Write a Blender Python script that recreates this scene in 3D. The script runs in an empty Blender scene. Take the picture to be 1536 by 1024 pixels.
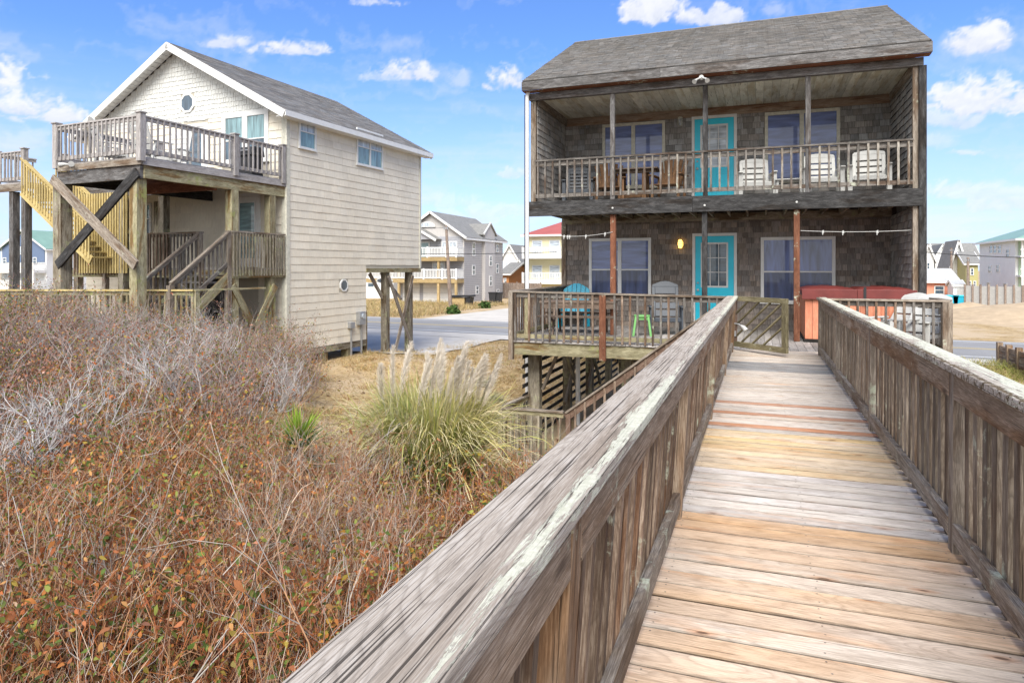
import bpy, bmesh, math, random
import numpy as np
from mathutils import Vector, Matrix
random.seed(7); rng = np.random.default_rng(7)
sc = bpy.context.scene
COL = sc.collection
R = math.radians
V = Vector
# ------------------------------------------------------------------ camera model
FPX, CX, CY, EYE, YAW = 1014.0, 768.0, 402.0, 3.4, R(20.1)
RT = V((math.cos(YAW), math.sin(YAW), 0)); FW = V((-math.sin(YAW), math.cos(YAW), 0))
def ray(px, py=402): return RT*((px-CX)/FPX) + FW + V((0,0,(CY-py)/FPX))
ORG = V((0,0,EYE))
def pv(px, py, v): d = ray(px,py); return ORG + d*(v/d.y)
def pu(px, py, u): d = ray(px,py); return ORG + d*(u/d.x)
def pz(px, py, z): d = ray(px,py); return ORG + d*((z-EYE)/d.z)
def pd(px, py, dep): return ORG + ray(px,py)*dep
# ------------------------------------------------------------------ tagging
def tag(o, label=None, cat=None, group=None, kind=None):
    if label: o['label'] = label
    if cat: o['category'] = cat
    if group: o['group'] = group
    if kind: o['kind'] = kind
    return o
WM = {}
def root(name, loc, label, cat, rz=0, group=None):
    o = bpy.data.objects.new(name, None); COL.objects.link(o)
    o.location = loc; o.rotation_euler = (0,0,rz); o.empty_display_size = .1
    WM[o.name] = Matrix.Translation(V(loc)) @ Matrix.Rotation(rz,4,'Z')
    return tag(o, label, cat, group)
KIDS = {}
def copy_tree(o, parent=None):
    c = o.copy(); COL.objects.link(c)
    if parent: c.parent = parent; KIDS.setdefault(parent.name,[]).append(c)
    for k in list(KIDS.get(o.name,[])): copy_tree(k, c)
    return c
def place(o, loc, rz, label=None, group=None):
    o.location = loc; o.rotation_euler = (0,0,rz)
    if label: o['label'] = label
    if group: o['group'] = group
    return o
# ------------------------------------------------------------------ mesh builder
X, Y, Z = V((1,0,0)), V((0,1,0)), V((0,0,1))
class MB:
    def __init__(s): s.v=[]; s.f=[]; s.uv=[]; s.t=[]
    def face(s, pts, uvs=None, tint=(1,1,1)):
        n=len(s.v); s.v += [tuple(p) for p in pts]; s.f.append(tuple(range(n,n+len(pts))))
        s.uv += uvs if uvs else [(p[0]+p[1], p[2]) for p in pts]
        s.t += [tint]*len(pts)
    def obox(s, O, U, W, N, u0,u1, w0,w1, n0,n1, tint=None):
        """box on an oriented frame; grain follows the longest side"""
        if tint is None: k=random.uniform(.82,1.14); tint=(k,k,k)
        P=lambda a,b,c: O+U*a+W*b+N*c
        d=(u1-u0,w1-w0,n1-n0); ax=max(range(3), key=lambda i:abs(d[i]))
        ro=random.uniform(0,50); rb=random.uniform(0,50)
        def put(cs):
            pts=[P(*c) for c in cs]
            o=[i for i in range(3) if i!=ax]
            uv=[]
            for c in cs:
                fixed=[i for i in range(3) if len({round(q[i],6) for q in cs})==1]
                fx=fixed[0] if fixed else 2
                if fx==ax: uv.append((ro+c[o[0]]*.3, rb+c[o[1]]))
                else:
                    other=[i for i in range(3) if i!=ax and i!=fx][0]
                    uv.append((ro+c[ax], rb+fx*3.1+c[other]))
            s.face(pts,uv,tint)
        put([(u0,w0,n1),(u1,w0,n1),(u1,w1,n1),(u0,w1,n1)])
        put([(u0,w0,n0),(u0,w1,n0),(u1,w1,n0),(u1,w0,n0)])
        put([(u0,w0,n0),(u1,w0,n0),(u1,w0,n1),(u0,w0,n1)])
        put([(u0,w1,n0),(u0,w1,n1),(u1,w1,n1),(u1,w1,n0)])
        put([(u0,w0,n0),(u0,w0,n1),(u0,w1,n1),(u0,w1,n0)])
        put([(u1,w0,n0),(u1,w1,n0),(u1,w1,n1),(u1,w0,n1)])
        return s
    def box(s, x0,x1,y0,y1,z0,z1, tint=None): return s.obox(V((0,0,0)),X,Y,Z,x0,x1,y0,y1,z0,z1,tint)
    def plank(s,x0,x1,y0,y1,z0,z1,t):
        """deck board along x with rounded edges, dirt and gap shade put into their tint"""
        ro,rb=random.uniform(0,50),random.uniform(0,50); e=.005
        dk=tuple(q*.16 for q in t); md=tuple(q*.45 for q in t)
        def q(pts,c): s.face([V(p) for p in pts],[(ro+p[0],rb+p[1]-y0) for p in pts],c)
        q([(x0,y0+e,z1),(x1,y0+e,z1),(x1,y1-e,z1),(x0,y1-e,z1)],t)
        q([(x0,y0,z1-e),(x1,y0,z1-e),(x1,y0+e,z1),(x0,y0+e,z1)],md); q([(x0,y1-e,z1),(x1,y1-e,z1),(x1,y1,z1-e),(x0,y1,z1-e)],md)
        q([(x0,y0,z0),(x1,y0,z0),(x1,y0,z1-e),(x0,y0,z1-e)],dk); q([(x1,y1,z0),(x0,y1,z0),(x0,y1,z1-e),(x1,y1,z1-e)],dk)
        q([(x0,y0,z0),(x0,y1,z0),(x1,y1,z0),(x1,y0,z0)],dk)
        for x,f in ((x0,1),(x1,-1)):
            p=[(x,y1,z0),(x,y0,z0),(x,y0,z1-e),(x,y0+e,z1),(x,y1-e,z1),(x,y1,z1-e)]; s.face([V(a) for a in p[::f]],None,md)
    def bar(s, p0, p1, w, h, up=Z, tint=None, sx=0, sz=0):
        """beam from p0 to p1, w wide sideways, h tall; sx, sz shift its cross section"""
        p0=V(p0); p1=V(p1); d=(p1-p0); L=d.length; d.normalize()
        side=d.cross(V(up)); 
        if side.length<1e-4: side=d.cross(X)
        side.normalize(); u2=side.cross(d)
        return s.obox(p0,d,side,u2,0,L,-w/2+sx,w/2+sx,-h/2+sz,h/2+sz,tint)
    def tube(s, pts, rad, n=8, tint=(1,1,1), cap=True):
        pts=[V(p) for p in pts]; 
        if not hasattr(rad,'__len__'): rad=[rad]*len(pts)
        rings=[]; a=None
        for i,p in enumerate(pts):
            d=(pts[min(i+1,len(pts)-1)]-pts[max(i-1,0)]).normalized()
            if a is None: a=d.cross(Z if abs(d.z)<.9 else X).normalized()
            a=(a-d*a.dot(d)).normalized(); b=d.cross(a)
            rings.append([p+(a*math.cos(q*2*math.pi/n)+b*math.sin(q*2*math.pi/n))*rad[i] for q in range(n)])
        L=0
        for i in range(len(rings)-1):
            dl=(pts[i+1]-pts[i]).length
            for q in range(n):
                r=(q+1)%n
                s.face([rings[i][q],rings[i][r],rings[i+1][r],rings[i+1][q]],
                       [(L,q*.05),(L,q*.05+.05),(L+dl,q*.05+.05),(L+dl,q*.05)],tint)
            L+=dl
        if cap:
            s.face(rings[0][::-1],None,tint); s.face(rings[-1],None,tint)
        return s
    def prism(s, poly, O, U, W, N, n0, n1, tint=(1,1,1)):
        """polygon in (U,W) thickened along N"""
        a=[O+U*p[0]+W*p[1]+N*n1 for p in poly]; b=[O+U*p[0]+W*p[1]+N*n0 for p in poly]
        s.face(a,[tuple(p) for p in poly],tint); s.face(b[::-1],[tuple(p) for p in poly[::-1]],tint)
        k=len(poly)
        for i in range(k):
            j=(i+1)%k; s.face([b[i],b[j],a[j],a[i]],None,tint)
        return s
    def build(s, name, mat, parent=None, local=False, bevel=0, label=None, smooth=False, seg=2):
        me=bpy.data.meshes.new(name)
        vs=s.v
        if parent is not None:
            W=WM[parent.name]
            if not local:
                Wi=W.inverted(); vs=[tuple(Wi@V(p)) for p in vs]
        me.from_pydata(vs,[],s.f); 
        ul=me.uv_layers.new(name='UVMap'); ul.data.foreach_set('uv',np.array(s.uv,dtype=np.float32).ravel())
        ca=me.color_attributes.new('tint','FLOAT_COLOR','CORNER')
        t=np.ones((len(s.t),4),dtype=np.float32); t[:,:3]=np.array(s.t,dtype=np.float32)
        ca.data.foreach_set('color',t.ravel())
        if bevel or smooth:
            bm=bmesh.new(); bm.from_mesh(me); bmesh.ops.remove_doubles(bm,verts=bm.verts,dist=1e-5)
            if smooth:
                for f in bm.faces: f.smooth=True
                for e in bm.edges:
                    if len(e.link_faces)==2 and e.calc_face_angle(0)>R(42): e.smooth=False
            bm.to_mesh(me); bm.free()
        if mat: me.materials.append(mat)
        o=bpy.data.objects.new(name,me); COL.objects.link(o)
        if parent is not None:
            o.parent=parent; KIDS.setdefault(parent.name,[]).append(o); WM[o.name]=WM[parent.name]
        else: WM[o.name]=Matrix.Identity(4)
        if bevel:
            m=o.modifiers.new('Bevel','BEVEL'); m.width=bevel; m.segments=seg; m.limit_method='ANGLE'
        if label: o['label']=label
        return o
# ------------------------------------------------------------------ materials
def newmat(name):
    m=bpy.data.materials.new(name); m.use_nodes=True; nt=m.node_tree; nt.nodes.clear()
    out=nt.nodes.new('ShaderNodeOutputMaterial'); b=nt.nodes.new('ShaderNodeBsdfPrincipled')
    nt.links.new(b.outputs[0],out.inputs[0]); return m,nt,b
def nd(nt,t,**k):
    n=nt.nodes.new(t)
    for a,b in k.items():
        if a[0]=='_': n.inputs[int(a[1:])].default_value=b
        else: setattr(n,a,b)
    return n
def lk(nt,a,b): nt.links.new(a,b)
def ramp(nt,src,stops):
    r=nd(nt,'ShaderNodeValToRGB'); e=r.color_ramp.elements
    while len(e)<len(stops): e.new(.5)
    for q,(p,c) in zip(e,stops): q.position=p; q.color=(*c,1) if len(c)==3 else c
    lk(nt,src,r.inputs[0]); return r.outputs[0]
def mix(nt,f,a,b,mode='MIX'):
    n=nd(nt,'ShaderNodeMix',data_type='RGBA',blend_type=mode)
    for s,v in ((n.inputs[0],f),(n.inputs[6],a),(n.inputs[7],b)):
        if hasattr(v,'is_linked') or hasattr(v,'links'): lk(nt,v,s)
        else: s.default_value=v if not hasattr(v,'__len__') else ((*v,1) if len(v)==3 else v)
    return n.outputs[2]
def math_(nt,op,a,b=None,c=None,clamp=False):
    n=nd(nt,'ShaderNodeMath',operation=op,use_clamp=clamp)
    for i,v in enumerate((a,b,c)):
        if v is None: continue
        if hasattr(v,'links'): lk(nt,v,n.inputs[i])
        else: n.inputs[i].default_value=v
    return n.outputs[0]
def uvs(nt,sx,sy,off=0):
    u=nd(nt,'ShaderNodeUVMap',uv_map='UVMap'); m=nd(nt,'ShaderNodeMapping')
    m.inputs[3].default_value=(sx,sy,1); m.inputs[1].default_value=(off,off*.37,0); lk(nt,u.outputs[0],m.inputs[0]); return m.outputs[0]
def noise(nt,vec,scale,detail=4,rough=.55,dist=0):
    n=nd(nt,'ShaderNodeTexNoise'); n.inputs['Scale'].default_value=scale; n.inputs['Detail'].default_value=detail
    n.inputs['Roughness'].default_value=rough; n.inputs['Distortion'].default_value=dist
    if vec is not None: lk(nt,vec,n.inputs['Vector'])
    return n.outputs['Fac']
def objco(nt): return nd(nt,'ShaderNodeTexCoord').outputs['Object']
def bump(nt,b,h,strength,dist=.01):
    n=nd(nt,'ShaderNodeBump'); n.inputs['Strength'].default_value=strength; n.inputs['Distance'].default_value=dist
    lk(nt,h,n.inputs['Height']); lk(nt,n.outputs[0],b.inputs['Normal'])
def tint(nt): return nd(nt,'ShaderNodeVertexColor',layer_name='tint').outputs[0]
def grain_of(nt,dark,mid,light,gr,rings=20,ringamt=.6,crack=.36,crackamt=.8):
    """weathered board: even tone, fine fibres, cathedral ring lines and sparse sharp cracks; returns colour, height"""
    fine=noise(nt,uvs(nt,9,gr*3.6),1,4,.75,.2); mott=noise(nt,uvs(nt,3.2,gr*.22,1.7),1,5,.65,.3)
    tone=math_(nt,'ADD',math_(nt,'MULTIPLY',fine,.62),math_(nt,'MULTIPLY',mott,.38))
    md=tuple(a*.45+b*.55 for a,b in zip(dark,mid))
    c=ramp(nt,tone,[(.40,md),(.485,mid),(.575,light)])
    n_=noise(nt,uvs(nt,.75,gr*.13,6.1),1,1.0,.5,.5); fr=math_(nt,'FRACT',math_(nt,'MULTIPLY',n_,float(rings)))
    rg=ramp(nt,fr,[(0,(.25,.25,.25)),(.12,(0,0,0)),(.62,(0,0,0)),(.93,(1,1,1)),(1,(.25,.25,.25))])
    c=mix(nt,math_(nt,'MULTIPLY',rg,ringamt),c,md)
    ck=ramp(nt,noise(nt,uvs(nt,1.3,gr*2.0,7.7),1,3,.55,.25),[(crack-.015,(1,1,1)),(crack+.02,(0,0,0))])
    c=mix(nt,math_(nt,'MULTIPLY',ck,crackamt),c,tuple(q*.55 for q in dark))
    h=math_(nt,'SUBTRACT',math_(nt,'SUBTRACT',tone,math_(nt,'MULTIPLY',ck,.35)),math_(nt,'MULTIPLY',rg,.08))
    return c,h
def wood(name,dark,mid,light,grain=60,streak=7,lichen=0,lcol=(.55,.6,.46),stain=None,bs=.6,rough=.85,knots=0,rings=20):
    m,nt,b=newmat(name)
    c,g=grain_of(nt,dark,mid,light,grain,rings)
    s=noise(nt,uvs(nt,1.3,streak,3.3),1,4,.6,.3)
    c=mix(nt,.6,c,ramp(nt,s,[(.3,(.62,.60,.57)),(.52,(1,1,1)),(.75,(1.15,1.15,1.15))]),'MULTIPLY')
    if stain:
        q=noise(nt,uvs(nt,.9,5,9.1),1,3,.6)
        c=mix(nt,ramp(nt,q,[(.5,(0,0,0)),(.62,(1,1,1))]),c,mix(nt,1.0,c,stain,'MULTIPLY'))
    if knots:
        vo=nd(nt,'ShaderNodeTexVoronoi'); vo.inputs['Scale'].default_value=1; lk(nt,uvs(nt,2.2,7,5.7),vo.inputs['Vector'])
        kf=ramp(nt,vo.outputs['Distance'],[(.05,(1,1,1)),(.16,(0,0,0))])
        c=mix(nt,math_(nt,'MULTIPLY',kf,knots),c,(.07,.045,.03))
    c=mix(nt,1.0,c,tint(nt),'MULTIPLY')
    if lichen:
        ob=objco(nt)
        l=noise(nt,ob,9,8,.7); l2=noise(nt,ob,1.7,3,.5)
        f=ramp(nt,math_(nt,'MULTIPLY',math_(nt,'ADD',l,math_(nt,'MULTIPLY',l2,.8)),.6),[(.62-lichen*.10,(0,0,0)),(.70-lichen*.10,(1,1,1))])
        c=mix(nt,math_(nt,'MULTIPLY',f,.8),c,lcol)
    lk(nt,c,b.inputs['Base Color']); b.inputs['Roughness'].default_value=rough
    b.inputs['Specular IOR Level'].default_value=.25
    bump(nt,b,g,bs,.006)
    return m
def plain(name,col,rough=.5,metal=0,var=.12,scale=6,spec=.5,bs=.05):
    m,nt,b=newmat(name); ob=objco(nt)
    n=noise(nt,ob,scale,6,.65)
    c=mix(nt,1.0,col,ramp(nt,n,[(.25,(1-var*1.6,)*3),(.75,(1+var*.6,)*3)]),'MULTIPLY')
    c=mix(nt,1.0,c,tint(nt),'MULTIPLY')
    lk(nt,c,b.inputs['Base Color']); b.inputs['Roughness'].default_value=rough; b.inputs['Metallic'].default_value=metal
    b.inputs['Specular IOR Level'].default_value=spec
    if bs: bump(nt,b,noise(nt,ob,scale*8,3),bs,.004)
    return m
def glass(name,col,coat=1.0,wave=.5):
    m,nt,b=newmat(name); ob=objco(nt)
    u=uvs(nt,9,1.2,1.0)
    n=noise(nt,u,1,3,.5,.6)
    c=mix(nt,1.0,col,ramp(nt,n,[(.3,(1-wave,)*3),(.7,(1+wave,)*3)]),'MULTIPLY')
    lk(nt,c,b.inputs['Base Color']); b.inputs['Roughness'].default_value=.35
    b.inputs['Coat Weight'].default_value=coat; b.inputs['Coat Roughness'].default_value=.02; b.inputs['Coat IOR'].default_value=1.5
    return m
def shingle(name,col,var=.4,bs=.3,streak=.5,fine=30,fy=3):
    m,nt,b=newmat(name)
    g=noise(nt,uvs(nt,fine,fy),1,5,.65)
    big=noise(nt,objco(nt),.8,4,.6)
    c=mix(nt,1.0,col,ramp(nt,g,[(.25,(1-streak,)*3),(.75,(1+streak*.5,)*3)]),'MULTIPLY')
    c=mix(nt,var,c,ramp(nt,big,[(.3,(.45,.43,.42)),(.55,(1,1,1)),(.75,(1.3,1.25,1.2))]),'MULTIPLY')
    c=mix(nt,1.0,c,tint(nt),'MULTIPLY')
    lk(nt,c,b.inputs['Base Color']); b.inputs['Roughness'].default_value=.9; b.inputs['Specular IOR Level'].default_value=.2
    bump(nt,b,g,bs,.006)
    return m
M={}
M['brownrail']=wood('brown_rail_wood',(.045,.028,.02),(.14,.088,.063),(.24,.17,.13),50,9,0)
M['gatewood']=wood('mossy_gate_wood',(.05,.042,.022),(.16,.135,.075),(.30,.265,.16),45,5,-.2)
M['weathered']=wood('weathered_wood',(.075,.06,.05),(.25,.208,.165),(.43,.378,.315),70,8,-.1,stain=(.6,.5,.42),knots=.7)
M['rail_side']=wood('rail_board_wood',(.085,.06,.042),(.27,.193,.13),(.42,.33,.245),55,9,-.3,stain=(.72,.56,.42),knots=.8)
M['baluster']=wood('baluster_wood',(.055,.036,.024),(.205,.145,.105),(.36,.285,.22),45,14,-.3,stain=(.55,.42,.34))
M['grey_bal']=wood('grey_baluster_wood',(.065,.052,.042),(.215,.172,.133),(.37,.318,.255),45,14,-.25,stain=(.6,.5,.42))
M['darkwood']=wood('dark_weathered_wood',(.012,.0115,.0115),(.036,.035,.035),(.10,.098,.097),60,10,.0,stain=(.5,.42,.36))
M['fascia']=wood('grey_fascia_wood',(.04,.038,.037),(.12,.114,.111),(.26,.254,.25),60,6,0,stain=(.6,.53,.48),knots=.6)
M['redpost']=wood('red_brown_post_wood',(.06,.022,.012),(.17,.065,.035),(.26,.12,.07),50,10,.1,knots=.7)
M['moss']=wood('mossy_yellow_wood',(.10,.08,.045),(.29,.26,.155),(.48,.44,.29),45,5,.15,lcol=(.3,.33,.10),stain=(.6,.42,.28),knots=.6)
M['piling']=wood('piling_wood',(.09,.075,.05),(.23,.20,.15),(.38,.34,.27),40,6,.4,lcol=(.34,.35,.2),stain=(.45,.36,.28))
M['yellow']=wood('new_yellow_lumber',(.36,.255,.085),(.53,.41,.17),(.65,.53,.26),40,6,0)
M['deckgrey']=wood('deck_grey_wood',(.20,.18,.165),(.36,.335,.32),(.5,.475,.46),50,6,0)
M['cap_right']=None
M['shadewood']=wood('porch_rail_wood',(.045,.039,.034),(.145,.13,.115),(.29,.272,.25),50,12,-.2,stain=(.55,.42,.34))
M['cedar']=shingle('cedar_shingle',(.275,.238,.21),.4,.4,.55,40)
M['cedar_grey']=shingle('grey_cedar_shingle',(.34,.325,.308),.42,.4,.5,40)
M['asphalt_roof']=shingle('asphalt_shingle',(.235,.225,.213),.15,.4,.35,40,40)
M['beige_siding']=shingle('beige_shake_siding',(.76,.705,.59),.14,.12,.10,14)
M['white_siding']=shingle('white_scallop_siding',(.66,.665,.63),.06,.1,.06,14)
M['white']=plain('white_trim_paint',(.72,.72,.70),.5,var=.07)
M['cream']=plain('weathered_cream_trim',(.62,.60,.50),.6,var=.2,scale=14)
M['teal']=plain('turquoise_paint',(.02,.60,.80),.4,var=.06)
M['pane']=glass('sky_tinted_window_glass',(.09,.13,.32))  # blue of the reflected sky put into the pane colour
M['pane_low']=glass('screened_window_glass',(.045,.065,.15),.6)
M['pane_dark']=glass('dark_window_glass',(.05,.085,.12))
M['pane_teal']=glass('greenish_window_glass',(.16,.27,.29))
M['pane_light']=glass('pale_window_glass',(.42,.47,.52))
M['plastic_white']=plain('white_plastic',(.52,.52,.495),.5,var=.14)
M['plastic_grey']=plain('grey_plastic',(.05,.06,.075),.5,var=.08)
M['plastic_blue']=plain('blue_plastic',(.012,.36,.52),.4,var=.05)
M['plastic_green']=plain('green_plastic',(.16,.40,.12),.4,var=.05)
M['black']=plain('black_plastic',(.02,.02,.022),.5)
M['metal']=plain('galvanised_metal',(.45,.46,.47),.4,.7)
M['pvc']=plain('white_pvc_pipe',(.74,.75,.76),.4,var=.08)
M['vinyl_red']=plain('maroon_vinyl',(.19,.036,.03),.45,var=.2,scale=3)
M['tubwood']=wood('terracotta_tub_siding',(.46,.155,.085),(.60,.225,.13),(.68,.28,.17),25,5,0,bs=.15,rough=.6)
M['ceiling']=wood('porch_ceiling_panel',(.60,.59,.49),(.68,.67,.57),(.74,.73,.64),12,3,0,bs=.1,stain=(.8,.74,.64))
M['trim_brown']=wood('pinkish_trim_wood',(.20,.14,.10),(.34,.25,.185),(.44,.36,.28),40,5,0,stain=(.7,.55,.45))
M['brown']=wood('brown_furniture_wood',(.06,.03,.015),(.15,.08,.04),(.26,.155,.085),50,8,0)
M['tablewood']=wood('worn_table_wood',(.045,.03,.022),(.12,.085,.062),(.23,.18,.145),50,8,0)
SKY_AIR=1.0; SKY_STR=.12; SKY_GAIN=(.48,.63,.90); CLOUD_LO=(.33,.355,.41); CLOUD_HI=(.49,.49,.50); HORIZ=(.37,.405,.475); SUN_STR=2.6; SUN_ANG=40; EXPO=1.08; BACK_FILL=(6.4,6.3,6.1)
def cap_mat(name, inner, sgn, heavy):
    """rail cap: grey wood, pale lichen scales along its inner edge (heavy: nearly all over, mossy edge)"""
    m,nt,b=newmat(name)
    c,g=grain_of(nt,(.10,.082,.066),(.41,.35,.287),(.51,.458,.395),75,26,.62,.405,.9)
    s=noise(nt,uvs(nt,.45,9,2),1,4,.6,.3)
    c=mix(nt,.7,c,ramp(nt,s,[(.3,(.72,.66,.60)),(.5,(1,1,1)),(.72,(1.1,1.1,1.1))]),'MULTIPLY')
    c=mix(nt,1.0,c,tint(nt),'MULTIPLY')
    ob=objco(nt); sx=nd(nt,'ShaderNodeSeparateXYZ'); lk(nt,ob,sx.inputs[0])
    d=math_(nt,'MULTIPLY',math_(nt,'SUBTRACT',sx.outputs[0],inner),-sgn)     # distance from the inner edge
    mp=nd(nt,'ShaderNodeMapping'); mp.inputs[3].default_value=(120,9,70); mp.inputs[2].default_value=(0,0,.10*sgn); lk(nt,ob,mp.inputs[0])
    l=noise(nt,mp.outputs[0],1,6,.7,.5); l2=noise(nt,ob,1.4,3,.5)
    if heavy:
        th=math_(nt,'ADD',l,math_(nt,'MULTIPLY',math_(nt,'SUBTRACT',d,.02),1.9))
        th=math_(nt,'ADD',th,math_(nt,'MULTIPLY',math_(nt,'SUBTRACT',l2,.5),.9))
        f=ramp(nt,th,[(.50,(0,0,0)),(.56,(1,1,1))])
    else:
        band=math_(nt,'ABSOLUTE',math_(nt,'SUBTRACT',d,.020))
        th=math_(nt,'SUBTRACT',math_(nt,'ADD',l,math_(nt,'MULTIPLY',math_(nt,'SUBTRACT',l2,.5),.9)),math_(nt,'MULTIPLY',band,7.5))
        y=math_(nt,'MULTIPLY',math_(nt,'SUBTRACT',sx.outputs[1],6.0),.055,None,True)     # the far half is overgrown
        th=math_(nt,'ADD',th,y)
        f=ramp(nt,th,[(.412,(0,0,0)),(.46,(1,1,1))])
    lc=ramp(nt,noise(nt,ob,60,3),[(.3,(.52,.53,.40)),(.7,(.72,.71,.58))])
    c=mix(nt,math_(nt,'MULTIPLY',f,.88 if heavy else .76),c,lc)
    if heavy:
        mo=math_(nt,'SUBTRACT',noise(nt,ob,38,6,.7),math_(nt,'MULTIPLY',math_(nt,'ABSOLUTE',math_(nt,'SUBTRACT',d,.016)),9))
        f2=ramp(nt,mo,[(.36,(0,0,0)),(.42,(1,1,1))])
        c=mix(nt,f2,c,ramp(nt,noise(nt,ob,90,3),[(.3,(.06,.043,.022)),(.7,(.19,.14,.08))]))
        h=math_(nt,'ADD',math_(nt,'ADD',g,math_(nt,'MULTIPLY',f,.5)),math_(nt,'MULTIPLY',f2,1.2))
    else: h=math_(nt,'ADD',g,math_(nt,'MULTIPLY',f,.4))
    lk(nt,c,b.inputs['Base Color']); b.inputs['Roughness'].default_value=.9; b.inputs['Specular IOR Level'].default_value=.2
    bump(nt,b,h,.6,.006)
    return m
def deck_mat():
    m,nt,b=newmat('boardwalk_boards')
    c,gg=grain_of(nt,(.22,.16,.115),(.60,.535,.465),(.75,.685,.605),46,24,.62,.345,.7)
    t=tint(nt)
    # where the board has kept its fresh colour, along its length
    q=noise(nt,uvs(nt,.8,2.2,11),1,3,.55)
    f=ramp(nt,q,[(.30,(.25,.25,.25)),(.62,(1,1,1))])
    c=mix(nt,f,mix(nt,.35,c,mix(nt,1.0,c,t,'MULTIPLY')),mix(nt,1.0,c,t,'MULTIPLY'))
    p=noise(nt,uvs(nt,1.1,5,17),1,4,.6)
    c=mix(nt,math_(nt,'MULTIPLY',ramp(nt,p,[(.56,(0,0,0)),(.68,(1,1,1))]),.5),c,mix(nt,1.0,c,(1.12,.80,.56),'MULTIPLY'))
    vo=nd(nt,'ShaderNodeTexVoronoi'); vo.inputs['Scale'].default_value=1; lk(nt,uvs(nt,3.0,9,5.7),vo.inputs['Vector'])
    sel=nd(nt,'ShaderNodeSeparateColor'); lk(nt,vo.outputs['Color'],sel.inputs[0])
    has=math_(nt,'GREATER_THAN',sel.outputs[0],.55)
    k1=math_(nt,'MULTIPLY',ramp(nt,vo.outputs['Distance'],[(.07,(1,1,1)),(.11,(0,0,0))]),has)
    k2=math_(nt,'MULTIPLY',ramp(nt,vo.outputs['Distance'],[(.10,(.6,)*3),(.26,(0,0,0))]),has)
    c=mix(nt,k2,c,mix(nt,1.0,c,(.85,.58,.42),'MULTIPLY')); c=mix(nt,math_(nt,'MULTIPLY',k1,.8),c,(.09,.055,.035))
    big=noise(nt,objco(nt),1.3,4,.6)
    c=mix(nt,.6,c,ramp(nt,big,[(.3,(.80,.79,.78)),(.6,(1.06,1.06,1.06))]),'MULTIPLY')
    lk(nt,c,b.inputs['Base Color']); b.inputs['Roughness'].default_value=.75; b.inputs['Specular IOR Level'].default_value=.3
    bump(nt,b,gg,.25,.005); return m
M['deck']=deck_mat()
# ------------------------------------------------------------------ boardwalk
bwL,bwR=-.56,1.06
WALKZ=1.9; BV0,BV1=-1.6,13.2
bw=root('boardwalk',(0,0,0),'long wooden boardwalk of bleached grey and orange stained planks leading to the shingled house','boardwalk')
mb=MB(); v=BV0; 
def deck_tint(v):
    k=random.uniform(.88,1.10)
    if v<4.3: 
        c=random.choice([(1.03,.80,.58),(1.03,.84,.66),(1.02,.90,.77),(1.0,.92,.82),(1.04,.83,.63)])
        if 4.05<v<4.3: c=(1.0,.70,.42)
    elif v<5.25: c=random.choice([(.97,.98,1.0),(1,.99,.97),(.93,.94,.97)])
    elif v<6.65: c=random.choice([(1.12,.90,.52),(1.10,.86,.55),(1.10,.92,.64)]); k*=1.02
    elif v<8.2: c=(.84,.44,.26) if any(abs(v-q)<.075 for q in (6.80,7.36,7.95)) else random.choice([(1,.97,.93),(1,.96,.92),(1,.94,.86),(1,.99,.97)])
    elif 10.55<v<11.55: c=(.42,.47,.53); k=random.uniform(.9,1.02)  # shadow band across the walk, put into the board tint as blue-grey
    else: c=random.choice([(1,.98,.94),(.95,.93,.90),(1,.95,.88)])
    return tuple(k*q for q in c)
while v<BV1-.02:
    w=.132; j=random.uniform(-.012,.012); dz=random.uniform(-.002,.002)
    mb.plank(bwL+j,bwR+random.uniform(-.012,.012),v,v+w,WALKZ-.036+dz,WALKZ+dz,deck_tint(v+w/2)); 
    for x in (-.42,.25,.92):
        for q in (.03,.108):
            if random.random()<.8:
                a_=x+random.uniform(-.012,.012); b_=v+q+random.uniform(-.006,.006); r_=.0045
                mb.face([V((a_+r_*math.cos(k*1.0472),b_+r_*math.sin(k*1.0472),WALKZ+dz+.0012)) for k in range(6)],None,(.12,.10,.09))
    v+=w+.012
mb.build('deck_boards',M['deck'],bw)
for x in (-.42,.25,.92):
    MB().box(x-.03,x+.03,BV0,BV1,WALKZ-.24,WALKZ-.042).build('joist',M['weathered'],bw)
PV=[-1.35,1.5,4.17,7.0,9.9,12.75]
for y in (1.5,4.17,7.0,9.9,12.75):
    for x in (-.50,1.0): MB().box(x-.07,x+.07,y-.16,y-.02,-.6,WALKZ-.05).build('pile',M['piling'],bw)
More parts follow.
